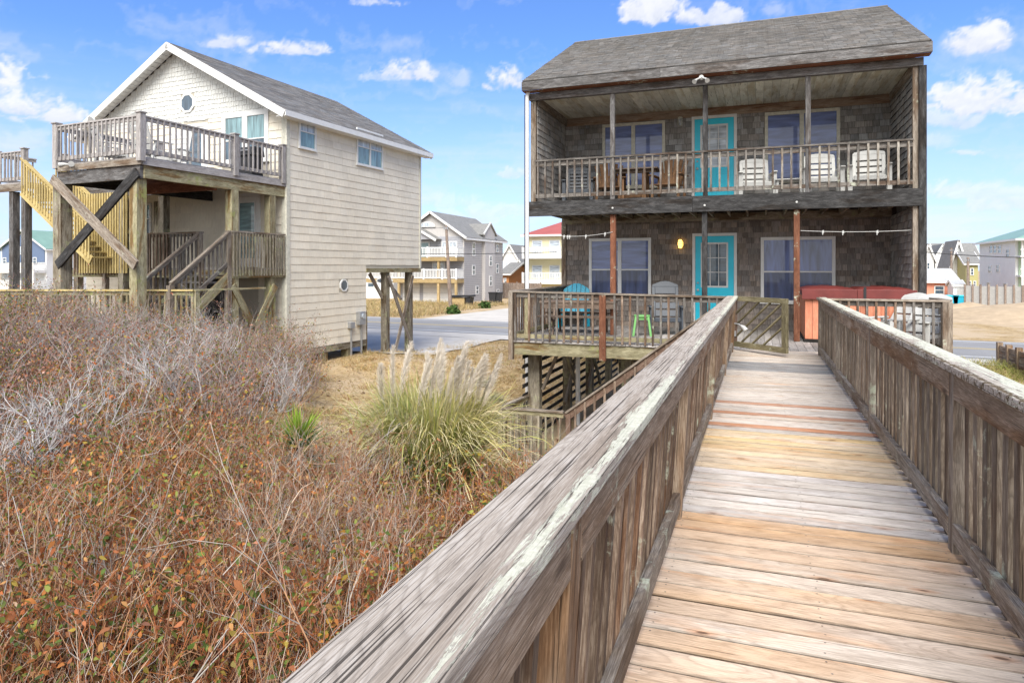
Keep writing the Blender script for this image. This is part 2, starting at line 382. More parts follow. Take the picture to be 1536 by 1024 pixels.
def bw_rail(side, label, capmat):
    s=side                                   # +1: the right hand rail, -1: the left
    ib=-.452 if s<0 else .95                 # inner face of the posts at the boards
    it=-.385 if s<0 else .955                # ... and at the top: the left one leans in
    r=root('boardwalk_railing',(ib,0,WALKZ),label,'railing')
    o=lambda z: ib+(it-ib)*(z-WALKZ)/.97
    mb=MB()
    jn=[PV[0],4.6,9.9,13.05] if s<0 else [PV[0],2.4,6.9,12.95]
    cw=.188 if s<0 else .150
    for a,b in zip(jn,jn[1:]):
        ci=it-s*(.018)                       # cap inner edge
        mb.bar((ci+s*cw/2,a+.002,2.871),(ci+s*cw/2,b-.002,2.871),cw,.038)
    mb.build('cap_rail',capmat,r,bevel=.004,seg=3)
    for i,(a,b) in enumerate(zip(PV,PV[1:])):
        a2=a+.048 if i else a; b2=b-.048 
        m2=MB(); x=o(2.78); m2.bar((x+s*.019,a2,2.780),(x+s*.019,b2,2.780),.038,.140); m2.build('top_board',M['rail_side'],r,bevel=.004)
        m3=MB(); x=o(2.03); m3.bar((x+s*.019,a2,2.02),(x+s*.019,b2,2.015),.042,.098); m3.build('bottom_rail',M['weathered'],r,bevel=.004)
        n=int(round((b-a)/(.142 if s>0 else .138))); 
        for k in range(1,n):
            y=a+(b-a)*k/n+random.uniform(-.006,.006)
            if abs(y-a)<.07 or abs(y-b)<.07: continue
            if y<-.6: continue
            m4=MB(); e=s*.059; zz=random.uniform(1.78,1.86)
            w_=.074 if s>0 else .042
            kk=random.choice([.62,.8,.95,1.1,1.3]); m4.bar((o(zz)+e,y,zz),(o(2.845)+e+random.uniform(-.004,.004),y+random.uniform(-.008,.008),2.845),w_,.036,up=X,tint=(kk,kk*.98,kk*.95))
            m4.build('baluster',M['baluster'] if s<0 else M['grey_bal'],r,bevel=.003)
    for y in PV:
        m5=MB(); m5.bar((ib+s*.044,y,1.70),(it+s*.044,y,2.849),.088,.088,up=Y); m5.build('post',M['rail_side'] if s<0 else M['weathered'],r,bevel=.005)
    return r
M['cap_left']=cap_mat('lichen_cap_wood',.085,1,False)
M['cap_right']=cap_mat('mossy_lichen_cap_wood',-.012,-1,True)
railL=bw_rail(-1,'weathered boardwalk railing with a smooth grey cap board, nearest the camera and beside the scrub',M['cap_left'])
railR=bw_rail(1,'weathered boardwalk railing with pale lichen crusted and mossy cap, on the right of the planks',M['cap_right'])
# hose-bib lamp / padlock latch on the far end of the left rail
g=root('rail_lamp',(-.36,12.1,2.45),'small white spotlight clamped to the end of the boardwalk railing beside the gate','lamp')
mb=MB(); mb.tube([(-.40,12.1,2.46),(-.33,12.08,2.45),(-.28,12.06,2.42)],.012); mb.build('arm',M['metal'],g)
MB().tube([(-.29,12.06,2.43),(-.25,12.04,2.40),(-.21,12.02,2.35)],[.018,.035,.045],10).build('lamp_head',M['plastic_white'],g,smooth=True)
# gate
P0=V((-.46,13.12,0)); P1=V((.44,12.22,0)); d=(P1-P0).normalized(); L=(P1-P0).length; nrm=V((d.y,-d.x,0))
gt=root('wooden_gate',P0,'low wooden gate with diagonal slats standing open at the end of the boardwalk','gate')
O=V((P0.x,P0.y,0))
mb=MB(); mb.obox(O,d,Z,nrm,0,L,2.80,2.885,-.03,.03); mb.build('top_rail',M['gatewood'],gt,bevel=.003)
mb=MB(); mb.obox(O,d,Z,nrm,0,L,1.965,2.06,-.03,.03); mb.build('bottom_rail',M['gatewood'],gt,bevel=.003)
for a,b,mm in ((0,.085,'brownrail'),(L-.10,L,'gatewood')):
    MB().obox(O,d,Z,nrm,a,b,2.062,2.798,-.03,.03).build('stile',M[mm],gt,bevel=.003)
for k in range(6):
    x0=-.55+k*.26; z0=2.062
    p=[]; 
    # slat runs up to the right at ~40 degrees, clipped to the opening
    sl=.80
    xa,za=x0,z0; xb,zb=x0+.74/sl,2.798
    if xa<.088: za+= (.088-xa)*sl; xa=.088
    if xb>L-.103: zb-= (xb-(L-.103))*sl; xb=L-.103
    if xb-xa<.12: continue
    MB().bar(O+d*xa+Z*za,O+d*xb+Z*zb,.022,.042,up=nrm).build('slat',M['gatewood'],gt)
MB().box(-.44,-.40,13.02,13.04,2.15,2.25).build('hinge',M['metal'],gt)
# ------------------------------------------------------------------ windows, doors, shingles
def shingles(mb,O,U,W,N,width,height,exp,sw,holes=(),jit=.01,th=.018,ufun=None,base=(1,1,1),var=.2,gap=.003,edge=1,under=.03):
    rows=int(math.ceil(height/exp))
    for k in range(rows):
        w0=k*exp; w1=min(height,w0+exp+under)
        lo,hi=(0,width) if not ufun else ufun(w0+exp*.5)
        ints=[(lo,hi)]
        for (a,b,c,e) in holes:
            if w0+exp*.5<e and w0+exp*.5>c:
                ints=[q for (x,y) in ints for q in ((x,min(y,a)),(max(x,b),y)) if q[1]-q[0]>.01]
        for (a,b) in ints:
            u=a-random.uniform(0,sw*.7)
            while u<b:
                w=sw*random.uniform(.6,1.4); ua=max(a,u); ub=min(b,u+w)-gap
                if ub-ua>.006:
                    k2=random.uniform(1-var,1+var); wr=random.uniform(1-var*.18,1+var*.18)
                    t=(base[0]*k2*wr,base[1]*k2,base[2]*k2/wr)
                    wb=w0-random.uniform(0,jit)
                    tt=th*random.uniform(.75,1.15)
                    P=lambda x,y,z: O+U*x+W*y+N*z
                    r=random.uniform(0,40)
                    A=P(ua,wb,tt);B=P(ub,wb,tt);C=P(ub,w1,.002);D=P(ua,w1,.002);A0=P(ua,wb,0);B0=P(ub,wb,0)
                    mb.face([A,B,C,D],[(r+ua,wb),(r+ub,wb),(r+ub,w1),(r+ua,w1)],t)
                    mb.face([A0,B0,B,A],[(ua,0),(ub,0),(ub,.02),(ua,.02)],tuple(q*edge for q in t))  # lower ends darker: weathering plus the course shadow put into the tint
                    mb.face([A0,A,D],[(0,wb),(.02,wb),(0,w1)],t); mb.face([B,B0,C],[(.02,wb),(0,wb),(0,w1)],t)
                u+=w
def window(parent,O,U,N,w,h,cols=2,sash=.5,fw=.075,frame='cream',panes=('pane','pane_low'),proud=.05,sill=True,label=None):
    """frame part with one pane sub-part per light; O lower left corner on the wall plane"""
    f=MB(); W=Z
    f.obox(O,U,W,N,0,w,h-fw,h,0.0,proud,(1,1,1)); f.obox(O,U,W,N,0,w,0,fw*.8,0.0,proud,(1,1,1))
    f.obox(O,U,W,N,0,fw,fw*.8,h-fw,0,proud-.003,(1,1,1)); f.obox(O,U,W,N,w-fw,w,fw*.8,h-fw,0,proud-.003,(1,1,1))
    cw=(w-2*fw)/cols; bw_=fw*1.3
    for i in range(1,cols): f.obox(O,U,W,N,fw+cw*i-bw_*.5,fw+cw*i+bw_*.5,fw*.8,h-fw,0,proud-.006,(1,1,1))
    if sill: f.obox(O,U,W,N,-.02,w+.02,-.035,-.001,0,proud+.025,(1,1,1))
    if sash:
        for i in range(cols):
            f.obox(O,U,W,N,fw+cw*i+bw_*.5*(i>0),fw+cw*(i+1)-bw_*.5*(i<cols-1),h*sash-.018,h*sash+.018,0,proud-.012,(1,1,1))
    fo=f.build('window',M[frame],parent,bevel=.003,label=label)
    for i in range(cols):
        a=fw+cw*i+(bw_*.5 if i else 0); b=fw+cw*(i+1)-(bw_*.5 if i<cols-1 else 0)
        if sash:
            MB().obox(O,U,W,N,a,b,h*sash+.018,h-fw,.004,proud*.45,(1,1,1)).build('pane',M[panes[0]],fo)
            MB().obox(O,U,W,N,a,b,fw*.8,h*sash-.018,.004,proud*.36,(1,1,1)).build('pane',M[panes[1]],fo)
        else: MB().obox(O,U,W,N,a,b,fw*.8,h-fw,.004,proud*.4,(1,1,1)).build('pane',M[panes[0]],fo)
    return fo
def door(parent,O,U,N,w,h,paint='teal',lite=(.17,.83,.45,.92),cols=3,rows=3,frame='white',fw=.07,panes='pane_light',panels=True):
    f=MB(); W=Z
    f.obox(O,U,W,N,-fw,0,0,h+fw,0,.05,(1,1,1)); f.obox(O,U,W,N,w,w+fw,0,h+fw,0,.05,(1,1,1)); f.obox(O,U,W,N,0,w,h,h+fw,0,.052,(1,1,1))
    d=MB()
    a,b,c,e=lite[0]*w,lite[1]*w,lite[2]*h,lite[3]*h
    d.obox(O,U,W,N,.004,w-.004,.012,c,.004,.036,(1,1,1)); d.obox(O,U,W,N,.004,w-.004,e,h-.004,.004,.036,(1,1,1))
    d.obox(O,U,W,N,.004,a,c,e,.004,.0362,(1,1,1)); d.obox(O,U,W,N,b,w-.004,c,e,.004,.0362,(1,1,1))
    if panels:
        for (x0,x1) in ((.14*w,.46*w),(.54*w,.86*w)):
            d.obox(O,U,W,N,x0,x1,.09*h,.37*h,.036,.042,(.93,.93,.93)); d.obox(O,U,W,N,x0+.03,x1-.03,.09*h+.03,.37*h-.03,.042,.047,(1.03,1.03,1.03))
    do=d.build('door',M[paint],parent,bevel=.003)
    f.build('door_frame',M[frame],do,bevel=.003)
    MB().obox(O,U,W,N,a,b,c,e,.006,.022,(1,1,1)).build('glass',M[panes],do)
    g=MB(); t=.022
    g.obox(O,U,W,N,a-.02,b+.02,c-.02,c+t,.0364,.05,(1,1,1)); g.obox(O,U,W,N,a-.02,b+.02,e-t,e+.02,.0364,.05,(1,1,1))
    g.obox(O,U,W,N,a-.02,a+t,c+t,e-t,.0364,.049,(1,1,1)); g.obox(O,U,W,N,b-t,b+.02,c+t,e-t,.0364,.049,(1,1,1))
    for i in range(1,cols): g.obox(O,U,W,N,a+(b-a)*i/cols-.009,a+(b-a)*i/cols+.009,c+t,e-t,.024,.042,(1,1,1))
    for i in range(1,rows): g.obox(O,U,W,N,a+t,b-t,c+(e-c)*i/rows-.009,c+(e-c)*i/rows+.009,.024,.040,(1,1,1))
    g.build('muntin_grid',M['white'],do)
    for zz,rr in ((.95,.030),(1.13,.024)):
        p=O+U*(.075*w+.0)+Z*zz+N*.036
        MB().tube([p,p+N*.02,p+N*.03,p+N*.06,p+N*.068],[rr,rr,rr*.45,rr,rr*.5],12).build('knob' if zz<1 else 'deadbolt',M['metal'],do,smooth=True)
    return do
def wall_lamp(parent,p,N,lit=None):
    b=MB(); b.tube([p,p+N*.03],.055,12); b.tube([p+N*.03,p+N*.09+Z*.03,p+N*.1+Z*.01],.014)
    q=p+N*.1
    b.tube([q+Z*.06,q+Z*.03,q-Z*.0],[.03,.062,.064],14)
    for k in range(6):
        a=k*math.pi/3; c=V((math.cos(a),math.sin(a),0))*.062
        b.tube([q+c,q+c*1.08-Z*.09,q+c*.9-Z*.17,q-Z*.185],.005,5)
    b.tube([q+Z*-.09+V((math.cos(k*.5236),math.sin(k*.5236),0))*.066 for k in range(13)],.005,5)
    o=b.build('wall_lamp',M['cream'],parent,smooth=True)
    MB().tube([q+Z*.0,q-Z*.06,q-Z*.13,q-Z*.165],[.048,.054,.046,.012],14).build('lamp_globe',lit or M['pane_light'],o,smooth=True)
    return o
# ------------------------------------------------------------------ main house
NF=V((0,-1,0)); UX=X
HL,HR,PF,WV,BK=-5.0,2.95,15.0,17.6,24.2
F2=4.94; CEIL=7.44; EAVEZ=7.70; RIDGE_V,RIDGE_Z=19.5,10.08; EV=14.72; BE=24.3
house=root('shingled_house',(-1,17.6,0),'dark cedar shingled beach house with two porches and turquoise doors at the boardwalk end','house')
def hole(x0,x1,z0,z1,zb): return (x0-HL-.0,x1-HL,z0-zb,z1-zb)
# openings on the recessed wall (v = WV)
def rect(px0,py0,px1,py1,v=WV):
    a=pv(px0,py0,v); b=pv(px1,py1,v); return a.x,b.x,b.z,a.z
W1=rect(904,188,998,283); W2=rect(1147,170,1260,269); W3=rect(884,358,977,447); W4=rect(1141,356,1253,455)
D1=rect(1042,181,1101,297); D2=rect(1043,356,1101,480)
zt2=7.0
W1=(W1[0],W1[1],W2[2],W1[3]); 
D1=(D1[0],D1[1],F2,pv(1070,178,WV).z); D2=(D2[0],D2[1],1.9,pv(1070,354,WV).z)
core=MB()
core.box(HL+.12,HR-.12,WV,WV+.15,1.7,7.43,(.5,.5,.5))
core.box(HL+.0,HL+.10,WV,BK,1.7,4.60,(.5,.5,.5)); core.box(HL,HL+.10,PF+.08,BK,4.96,7.43,(.5,.5,.5))
core.box(HR-.10,HR,PF+.08,BK,1.7,4.58,(.5,.5,.5)); core.box(HR-.10,HR,PF+.08,BK,4.96,7.43,(.5,.5,.5))
core.box(HL+.1,HR-.1,BK-.1,BK,1.7,7.43,(.5,.5,.5)); core.box(HL+.0,HR-.0,WV+.15,BK,1.6,1.7,(.5,.5,.5))
core.box(HL,HL+.1,WV,BK,4.6,4.96,(.5,.5,.5)); core.box(HR-.1,HR,WV,BK,4.58,4.96,(.5,.5,.5))
for x in (HL,HR-.1):      # gable triangles
    core.prism([(PF+.3,7.43),(BK-.1,7.43),(RIDGE_V,RIDGE_Z-.18)],V((x,0,0)),Y,Z,X,0,.1,(.5,.5,.5))
core.build('wall',M['cedar'],house)
lo=MB()
hs=[hole(q[0],q[1],q[2],q[3],1.9) for q in (W3,W4)]+[hole(D2[0]-.05,D2[1]+.05,1.8,D2[3]+.05,1.9)]
shingles(lo,V((HL,WV,1.9)),X,Z,NF,HR-HL-.1,2.75,.132,.17,hs,jit=.012,th=.032,var=.30,gap=.008,edge=.25)
# dark brown above the sheltered lower door
lo.build('lower_wall_shingles',M['cedar'],house)
up=MB()
hs=[hole(q[0],q[1],q[2],q[3],F2) for q in (W1,W2)]+[hole(D1[0]-.05,D1[1]+.05,F2-.1,D1[3]+.05,F2)]
shingles(up,V((HL+.1,WV,F2)),X,Z,NF,HR-HL-.2,2.36,.145,.18,[(a-.1,b-.1,c,e) for a,b,c,e in hs],jit=.012,th=.032,var=.30,gap=.008,edge=.25)
up.build('upper_wall_shingles',M['cedar_grey'],house)
si=MB()
shingles(si,V((HL+.1,WV,F2)),V((0,-1,0)),Z,X,WV-PF-.1,2.5,.145,.18,var=.24,th=.024,gap=.005)
shingles(si,V((HR-.1,PF+.1,F2)),Y,Z,V((-1,0,0)),WV-PF-.1,2.5,.145,.18,var=.30,th=.032,gap=.008,edge=.25)
shingles(si,V((HR-.1,PF+.1,1.9)),Y,Z,V((-1,0,0)),WV-PF-.1,2.7,.145,.18,var=.30,th=.032,gap=.008,edge=.25)
si.build('porch_side_shingles',M['cedar_grey'],house)
ou=MB()
def gab(w):
    z=w+1.7
    if z<7.4: return (0,BK-PF)
    k=(z-7.4)/(RIDGE_Z-.15-7.4); return ((RIDGE_V-PF)*k+.3,(BK-PF)-(BK-RIDGE_V)*k)
shingles(ou,V((HR,PF,1.7)),Y,Z,X,BK-PF,8.2,.145,.22,ufun=gab,var=.3,th=.022)
def gab2(w):
    a,b=gab(w); L=BK-PF; a,b=L-b,L-a
    return (a,b-2.6) if w+1.7<4.7 else (a,b)
shingles(ou,V((HL,BK,1.7)),V((0,-1,0)),Z,V((-1,0,0)),BK-PF,8.2,.145,.22,ufun=gab2,var=.3,th=.022)
ou.build('outer_wall_shingles',M['cedar_grey'],house)
# windows and doors
for q,c,lab in ((W1,2,None),(W2,2,None),(W3,2,None),(W4,2,None)):
    window(house,V((q[0],WV-.006,q[2])),X,NF,q[1]-q[0],q[3]-q[2],c if q is not W4 else 1,.47 if q in (W3,W4) else 0,frame='cream' if q in (W1,W2) else 'white',panes=('pane','pane_low'))
door(house,V((D1[0],WV-.004,D1[2])),X,NF,D1[1]-D1[0],D1[3]-D1[2])
door(house,V((D2[0],WV-.004,D2[2])),X,NF,D2[1]-D2[0],D2[3]-D2[2],panes='pane_dark')
lm,nt,b=newmat('lit_lamp_globe'); b.inputs['Base Color'].default_value=(.9,.6,.15,1); b.inputs['Emission Color'].default_value=(1,.55,.09,1); b.inputs['Emission Strength'].default_value=3.0
wall_lamp(house,pv(1021,180,WV)-Z*0,NF)
p=pv(1021,366,WV); MBX=MB(); MBX.tube([p+Z*.0+NF*0,p+NF*.05],.085,16)
lampb=MBX.build('wall_lamp',M['cream'],house,smooth=True)
MB().tube([p+Z*.10+NF*.075,p+Z*.08+NF*.08,p-Z*.08+NF*.08,p-Z*.10+NF*.075],[.03,.052,.052,.03],14).build('lamp_globe',lm,lampb,smooth=True)
cg=MB()
for k in range(3):
    x=-.045+.045*k; cg.tube([p+X*x+Z*.11+NF*.06,p+X*x*1.1+Z*.06+NF*.155,p+X*x*1.1-Z*.06+NF*.155,p+X*x-Z*.11+NF*.06],.005,5)
for zz in (-.06,0,.06): cg.tube([p-X*.08+Z*zz+NF*.08,p-X*.05+Z*zz+NF*.145,p+X*.05+Z*zz+NF*.145,p+X*.08+Z*zz+NF*.08],.005,5)
cg.build('lamp_cage',M['cream'],lampb)
# roof
rl,rr=-5.13,3.06
def roofslab(vE,sgn,name):
    r=MB(); a=V((rl,vE,EAVEZ)); b=V((rl,RIDGE_V,RIDGE_Z)); W=(b-a); L=W.length; W.normalize(); N=X.cross(W)*(1 if sgn>0 else -1)
    r.obox(a,X,W,N,0,rr-rl,0,L,-.05,0,(.5,.5,.5))
    shingles(r,a+N*.002,X,W,N,rr-rl,L,.142,.20,jit=.012,th=.026,var=.19,gap=.006)
    return r.build(name,M['asphalt_roof'],house)
rf=roofslab(EV,1,'roof'); rb=roofslab(BE,-1,'roof')
rc=MB(); 
for i in range(27):
    x0=rl+i*(rr-rl)/27; k=random.uniform(.75,1.1); rc.bar((x0,RIDGE_V-.07,RIDGE_Z-.015),(x0+.30,RIDGE_V-.07,RIDGE_Z-.010),.17,.022,up=V((0,-.45,1)),tint=(k,k,k)); rc.bar((x0,RIDGE_V+.07,RIDGE_Z-.018),(x0+.30,RIDGE_V+.07,RIDGE_Z-.013),.17,.022,up=V((0,.45,1)),tint=(k,k,k))
rc.build('ridge_cap',M['asphalt_roof'],rf)
fa=MB(); fa.box(rl-.01,-2.0,EV-.035,EV,7.475,7.672); fa.box(-1.996,rr+.01,EV-.035,EV,7.475,7.672); fa.build('fascia',M['fascia'],house,bevel=.004)
sf=MB(); sf.box(rl,rr,EV,PF-.07,7.46,7.475); sf.build('soffit',M['redpost'],house)
hb=MB(); hb.box(HL-.04,HR+.02,PF-.07,PF+.06,7.30,7.458); hb.build('porch_header',M['fascia'],house,bevel=.004)
for x0,s in ((rl,-1),(rr,1)):
    for vE in (EV,BE):
        a=V((x0,vE,EAVEZ-.04)); c=V((x0,RIDGE_V,RIDGE_Z-.04)); MB().bar(a,c,.035,.19,sz=-.075).build('rake_board',M['fascia'],house)
ce=MB()
n=int((HR-HL-.2)/.17)
for i in range(n):
    x0=HL+.1+(HR-HL-.2)*i/n; x1=HL+.1+(HR-HL-.2)*(i+1)/n
    ce.box(x0+.003,x1-.003,PF+.06,WV-.03,7.40,7.425)
ce.box(HL+.1,HR-.1,PF+.06,WV,7.426,7.44,(.3,.3,.3))
ce.build('porch_ceiling',M['ceiling'],house)
tr=MB(); tr.box(HL+.12,HR-.12,WV-.05,WV-.024,7.19,7.398); tr.build('ceiling_trim',M['trim_brown'],house)
for x_ in (HL+.124,HR-.15): MB().box(x_,x_+.026,PF+.07,WV-.055,7.20,7.398).build('ceiling_side_trim',M['weathered'],house)
# upper porch floor
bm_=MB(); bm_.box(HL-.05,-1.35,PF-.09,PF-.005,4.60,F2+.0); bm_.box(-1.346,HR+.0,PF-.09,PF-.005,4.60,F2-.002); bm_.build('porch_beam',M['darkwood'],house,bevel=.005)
fl=MB(); x=HL+.1
while x<HR-.12:
    fl.box(x,min(x+.135,HR-.1),PF+.0,WV,F2-.04,F2-.005); x+=.14
fl.build('upper_porch_floor',M['deckgrey'],house)
x=HL+.25
jo=[]
while x<HR-.1:
    MB().box(x,x+.04,PF,WV-.06,4.66,F2-.042).build('floor_joist',M['piling'],house); x+=.406
MB().box(HL+.02,HR-.1,WV-.055,WV-.024,4.58,4.76).build('ledger',M['piling'],house)
# porch posts
def post(px,v,z0,z1,w,mat): 
    x=pv(px,402,v).x; MB().bar((x,v,z0),(x,v,z1),w,w,up=Y).build('porch_post',M[mat],house,bevel=.006); return x
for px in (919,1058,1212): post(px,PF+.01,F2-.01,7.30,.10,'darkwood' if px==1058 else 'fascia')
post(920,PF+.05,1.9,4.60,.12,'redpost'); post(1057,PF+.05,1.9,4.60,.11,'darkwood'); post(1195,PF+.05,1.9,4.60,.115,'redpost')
MB().bar((HL+.06,WV-.02,1.9),(HL+.06,WV-.02,4.6),.12,.11,up=Y).build('corner_board',M['weathered'],house,bevel=.005)
MB().bar((HR+.005,PF-.0,-.3),(HR+.005,PF-.0,7.30),.13,.16,up=Y).build('corner_post',M['darkwood'],house,bevel=.006)
MB().box(HR-.155,HR-.062,PF-.02,PF+.075,4.94,7.30).build('corner_trim',M['weathered'],house); MB().box(HR-.155,HR-.062,PF-.02,PF+.075,1.9,4.6).build('corner_trim',M['weathered'],house)
MB().box(HL-.02,HL+.10,PF-.004,PF+.075,4.942,7.30).build('corner_trim',M['weathered'],house)
MB().bar((HL-.12,PF,1.0),(HL-.12,PF,7.45),.10,.06,up=Y).build('corner_board',M['darkwood'],house)
dp=MB(); dp.tube([(HL-.04,PF-.14,7.47),(HL-.06,PF-.15,7.38),(HL-.06,PF-.15,7.2),(HL-.06,PF-.15,.2)],.045,12); dp.build('downspout',M['pvc'],house,smooth=True)
# upper railing
ur=MB(); ur.bar((HL+.1,PF-.02,5.885),(HR-.15,PF-.02,5.885),.10,.038); ur.bar((HL+.1,PF+.0,5.80),(HR-.15,PF+.0,5.80),.038,.09); ur.bar((HL+.1,PF,5.07),(HR-.15,PF,5.07),.038,.085)
ur=ur.build('porch_railing',M['shadewood'],house)
n=44
for i in range(n):
    x=HL+.17+(HR-HL-.40)*i/(n-1)
    w_='shadewood'
    MB().bar((x,PF-.042,5.02),(x+random.uniform(-.006,.006),PF-.042,5.865),.040,.036,up=Y,tint=((1.6,1.6,1.52) if (x>1.9 or random.random()<.12) else (random.uniform(.8,1.35),)*3)).build('baluster',M[w_],ur)
# flood light on the header, bolts on the beam
fp=pv(1052,116,EV-.05)
fl_=root('flood_light',fp,'white twin flood light under the roof edge of the shingled house','light')
MB().tube([fp+Y*.06,fp],.05,12).build('base_plate',M['plastic_white'],fl_,smooth=True)
for s in (-1,1):
    a=fp; b=fp+V((s*.10,-.06,-.06)); c=fp+V((s*.13,-.14,-.12))
    MB().tube([a,b,b*.6+c*.4,c],[.016,.02,.03,.05],12).build('lamp_head',M['plastic_white'],fl_,smooth=True)
for px,py in ((919,312),(1057,308),(1195,303)):
    q=pv(px,py,PF-.092); MB().tube([q,q+NF*.02],.022,10).build('bolt_cap',M['plastic_white'],house)
# cords with clips across the lower porch
def cord(pts,label,n,sag=.04):
    r=root('clip_cord',pts[0],label,'cord'); a,b=V(pts[0]),V(pts[1])
    c=[a.lerp(b,t/10)-Z*sag*4*(t/10)*(1-t/10) for t in range(11)]
    MB().tube(c,.006,6).build('line',M['plastic_white'],r)
    for t in n:
        q=a.lerp(b,t)-Z*sag*4*t*(1-t); m=MB(); m.tube([q+Z*.02,q-Z*.02,q-Z*.07],[.012,.016,.008],8); m.tube([q+X*.012+Z*.03,q+X*.02-Z*.03],.008,6); m.build('clip',M['plastic_white'],r)
cord((pv(842,354,PF+.02),pv(919,348,PF-.02)),'white cord with clips strung between the house corner and the left red brown post',(.05,.12,.16,.48,.85))
cord((pv(1201,346,PF+0),pv(1372,345,PF+.08)),'white cord with clips stretched above the hot tub to the porch side wall',(.2,.38,.68),.03)
# under the house: pilings, braces, slatted side screen, slab
def pile(x,y,z1,w=.2,z0=-.8,m='piling'): MB().bar((x,y,z0),(x,y,z1),w,w,up=Y).build('piling',M[m],house)
for x,y in ((-4.6,16.7),(-4.6,19.1),(-4.6,21.7),(-4.6,24.0),(-1.0,17.6),(-1.0,20.8),(-1.0,24),(2.75,15.2),(2.7,18),(2.7,21),(2.7,24)): pile(x,y,1.6)
for z in (-.45,-.24,-.03,.18,.39,.60,.81,1.02,1.23,1.44):
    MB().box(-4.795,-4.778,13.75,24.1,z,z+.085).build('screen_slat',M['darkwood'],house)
MB().box(-4.777,-4.755,23.98,24.1,0,1.6).build('screen_batten',M['darkwood'],house)
for x,y in ((-4.6,16.7),(-4.6,19.1)):
    MB().bar((x+.12,y+.9,1.5),(x+.12,y-.7,.1),.05,.14).build('brace',M['weathered'],house); MB().bar((x+.18,y-.9,1.5),(x+.18,y+.6,.0),.05,.14).build('brace',M['piling'],house)
MB().tube([(-4.2,16.2,1.6),(-4.2,16.2,-.6)],.055,10).build('drain_pipe',M['pvc'],house,smooth=True)
# ------------------------------------------------------------------ ground-floor deck
DF=13.3
deck=root('house_deck',(-1,13.3,0),'raised grey wooden deck in front of the lower porch of the shingled house','deck')
mb=MB(); x=-4.9
while x<3.05:
    w=.136; y0=DF-.035+random.uniform(-.01,.01) if x<-.7 or x>1.1 else BV1+.008
    k=random.uniform(.6,1.15); mb.box(x,min(x+w,3.05),y0,WV-.03,WALKZ-.040,WALKZ-.004+random.uniform(-.002,.002),(k,k*.99,k*.96)); x+=w+.007
mb.build('deck_boards',M['deckgrey'],deck)
MB().box(-4.95,-2.9,DF,DF+.05,1.60,1.856).build('rim_beam',M['moss'],deck,bevel=.004); MB().box(-2.896,-.56,DF,DF+.05,1.60,1.856).build('rim_beam',M['moss'],deck,bevel=.004); MB().box(1.08,3.05,DF,DF+.05,1.60,1.856).build('rim_beam',M['moss'],deck,bevel=.004)
MB().box(-4.95,-4.90,DF+.052,PF+2.4,1.60,1.856).build('rim_beam',M['piling'],deck)
for y in (14.2,15.2,16.2,17.1): MB().box(-4.89,3.0,y,y+.05,1.62,1.855).build('joist',M['piling'],deck)
for x,y,w in ((-4.62,14.1,.26),(-2.6,14.1,.2),(-.3,14.0,.2),(1.3,14.0,.2),(2.9,13.5,.18)): MB().bar((x,y,-.9),(x,y,1.6),w,w*.8,up=Y).build('piling',M['piling'],deck,bevel=.006)
MB().bar((-4.45,14.12,.75),(-4.1,14.12,1.58),.05,.13,up=Y).build('brace',M['weathered'],deck)
def deck_rail(a,b,za,zb,n,posts,capm='cap',bz=1.99,mat='shadewood',zb0=1.86):
    a=V(a);b=V(b); d=(b-a); 
    A=V((a.x,a.y,za));B=V((b.x,b.y,zb)); nn=V((d.y,-d.x,0)).normalized()
    m=MB(); m.bar(A+Z*-.019-d.normalized()*.05,B+Z*-.019+d.normalized()*.02,.14,.036); m.build('cap_rail',M['weathered'],deck,bevel=.004)
    MB().bar(A-Z*.085,B-Z*.085,.036,.09).build('top_board',M[mat],deck); MB().bar(V((a.x,a.y,bz)),V((b.x,b.y,bz)),.036,.085).build('bottom_rail',M['moss'] if mat!='grey' else M[mat],deck)
    for i in range(n):
        t=(i+.5)/n; p=a.lerp(b,t); z=za+(zb-za)*t
        if min([abs(t-q) for q in posts]+[9])<.4/n: continue
        MB().bar(V((p.x,p.y,zb0+.03))+nn*.037,V((p.x+random.uniform(-.008,.008),p.y,z-.04))+nn*.037,.040,.036,up=nn).build('baluster',M['baluster'] if random.random()<.5 else M['shadewood'],deck)
deck_rail((-4.85,DF,0),(-.52,DF,0),2.93,2.87,29,(.04,.455))
deck_rail((-4.9,17.5,0),(-4.9,DF+.1,0),2.93,2.93,26,())
deck_rail((1.12,DF,0),(3.0,DF,0),2.86,2.86,13,(.97,))
deck_rail((3.0,DF+.1,0),(3.0,PF-.15,0),2.86,2.86,11,())
MB().bar((-4.86,DF-.06,1.50),(-4.86,DF-.06,2.90),.13,.09,up=X).build('post',M['weathered'],deck,bevel=.005)
px=pv(905,470,DF).x; MB().bar((px,DF-.07,1.56),(px,DF-.07,2.86),.13,.06,up=Y).build('post',M['redpost'],deck,bevel=.005)
MB().bar((2.98,DF-.03,1.5),(2.98,DF-.03,2.82),.15,.12,up=Y).build('post',M['grey_bal'],deck,bevel=.005)
MB().bar((-4.55,DF+.06,1.9),(-4.55,DF+.06,2.82),.09,.09,up=Y).build('post',M['moss'],deck)
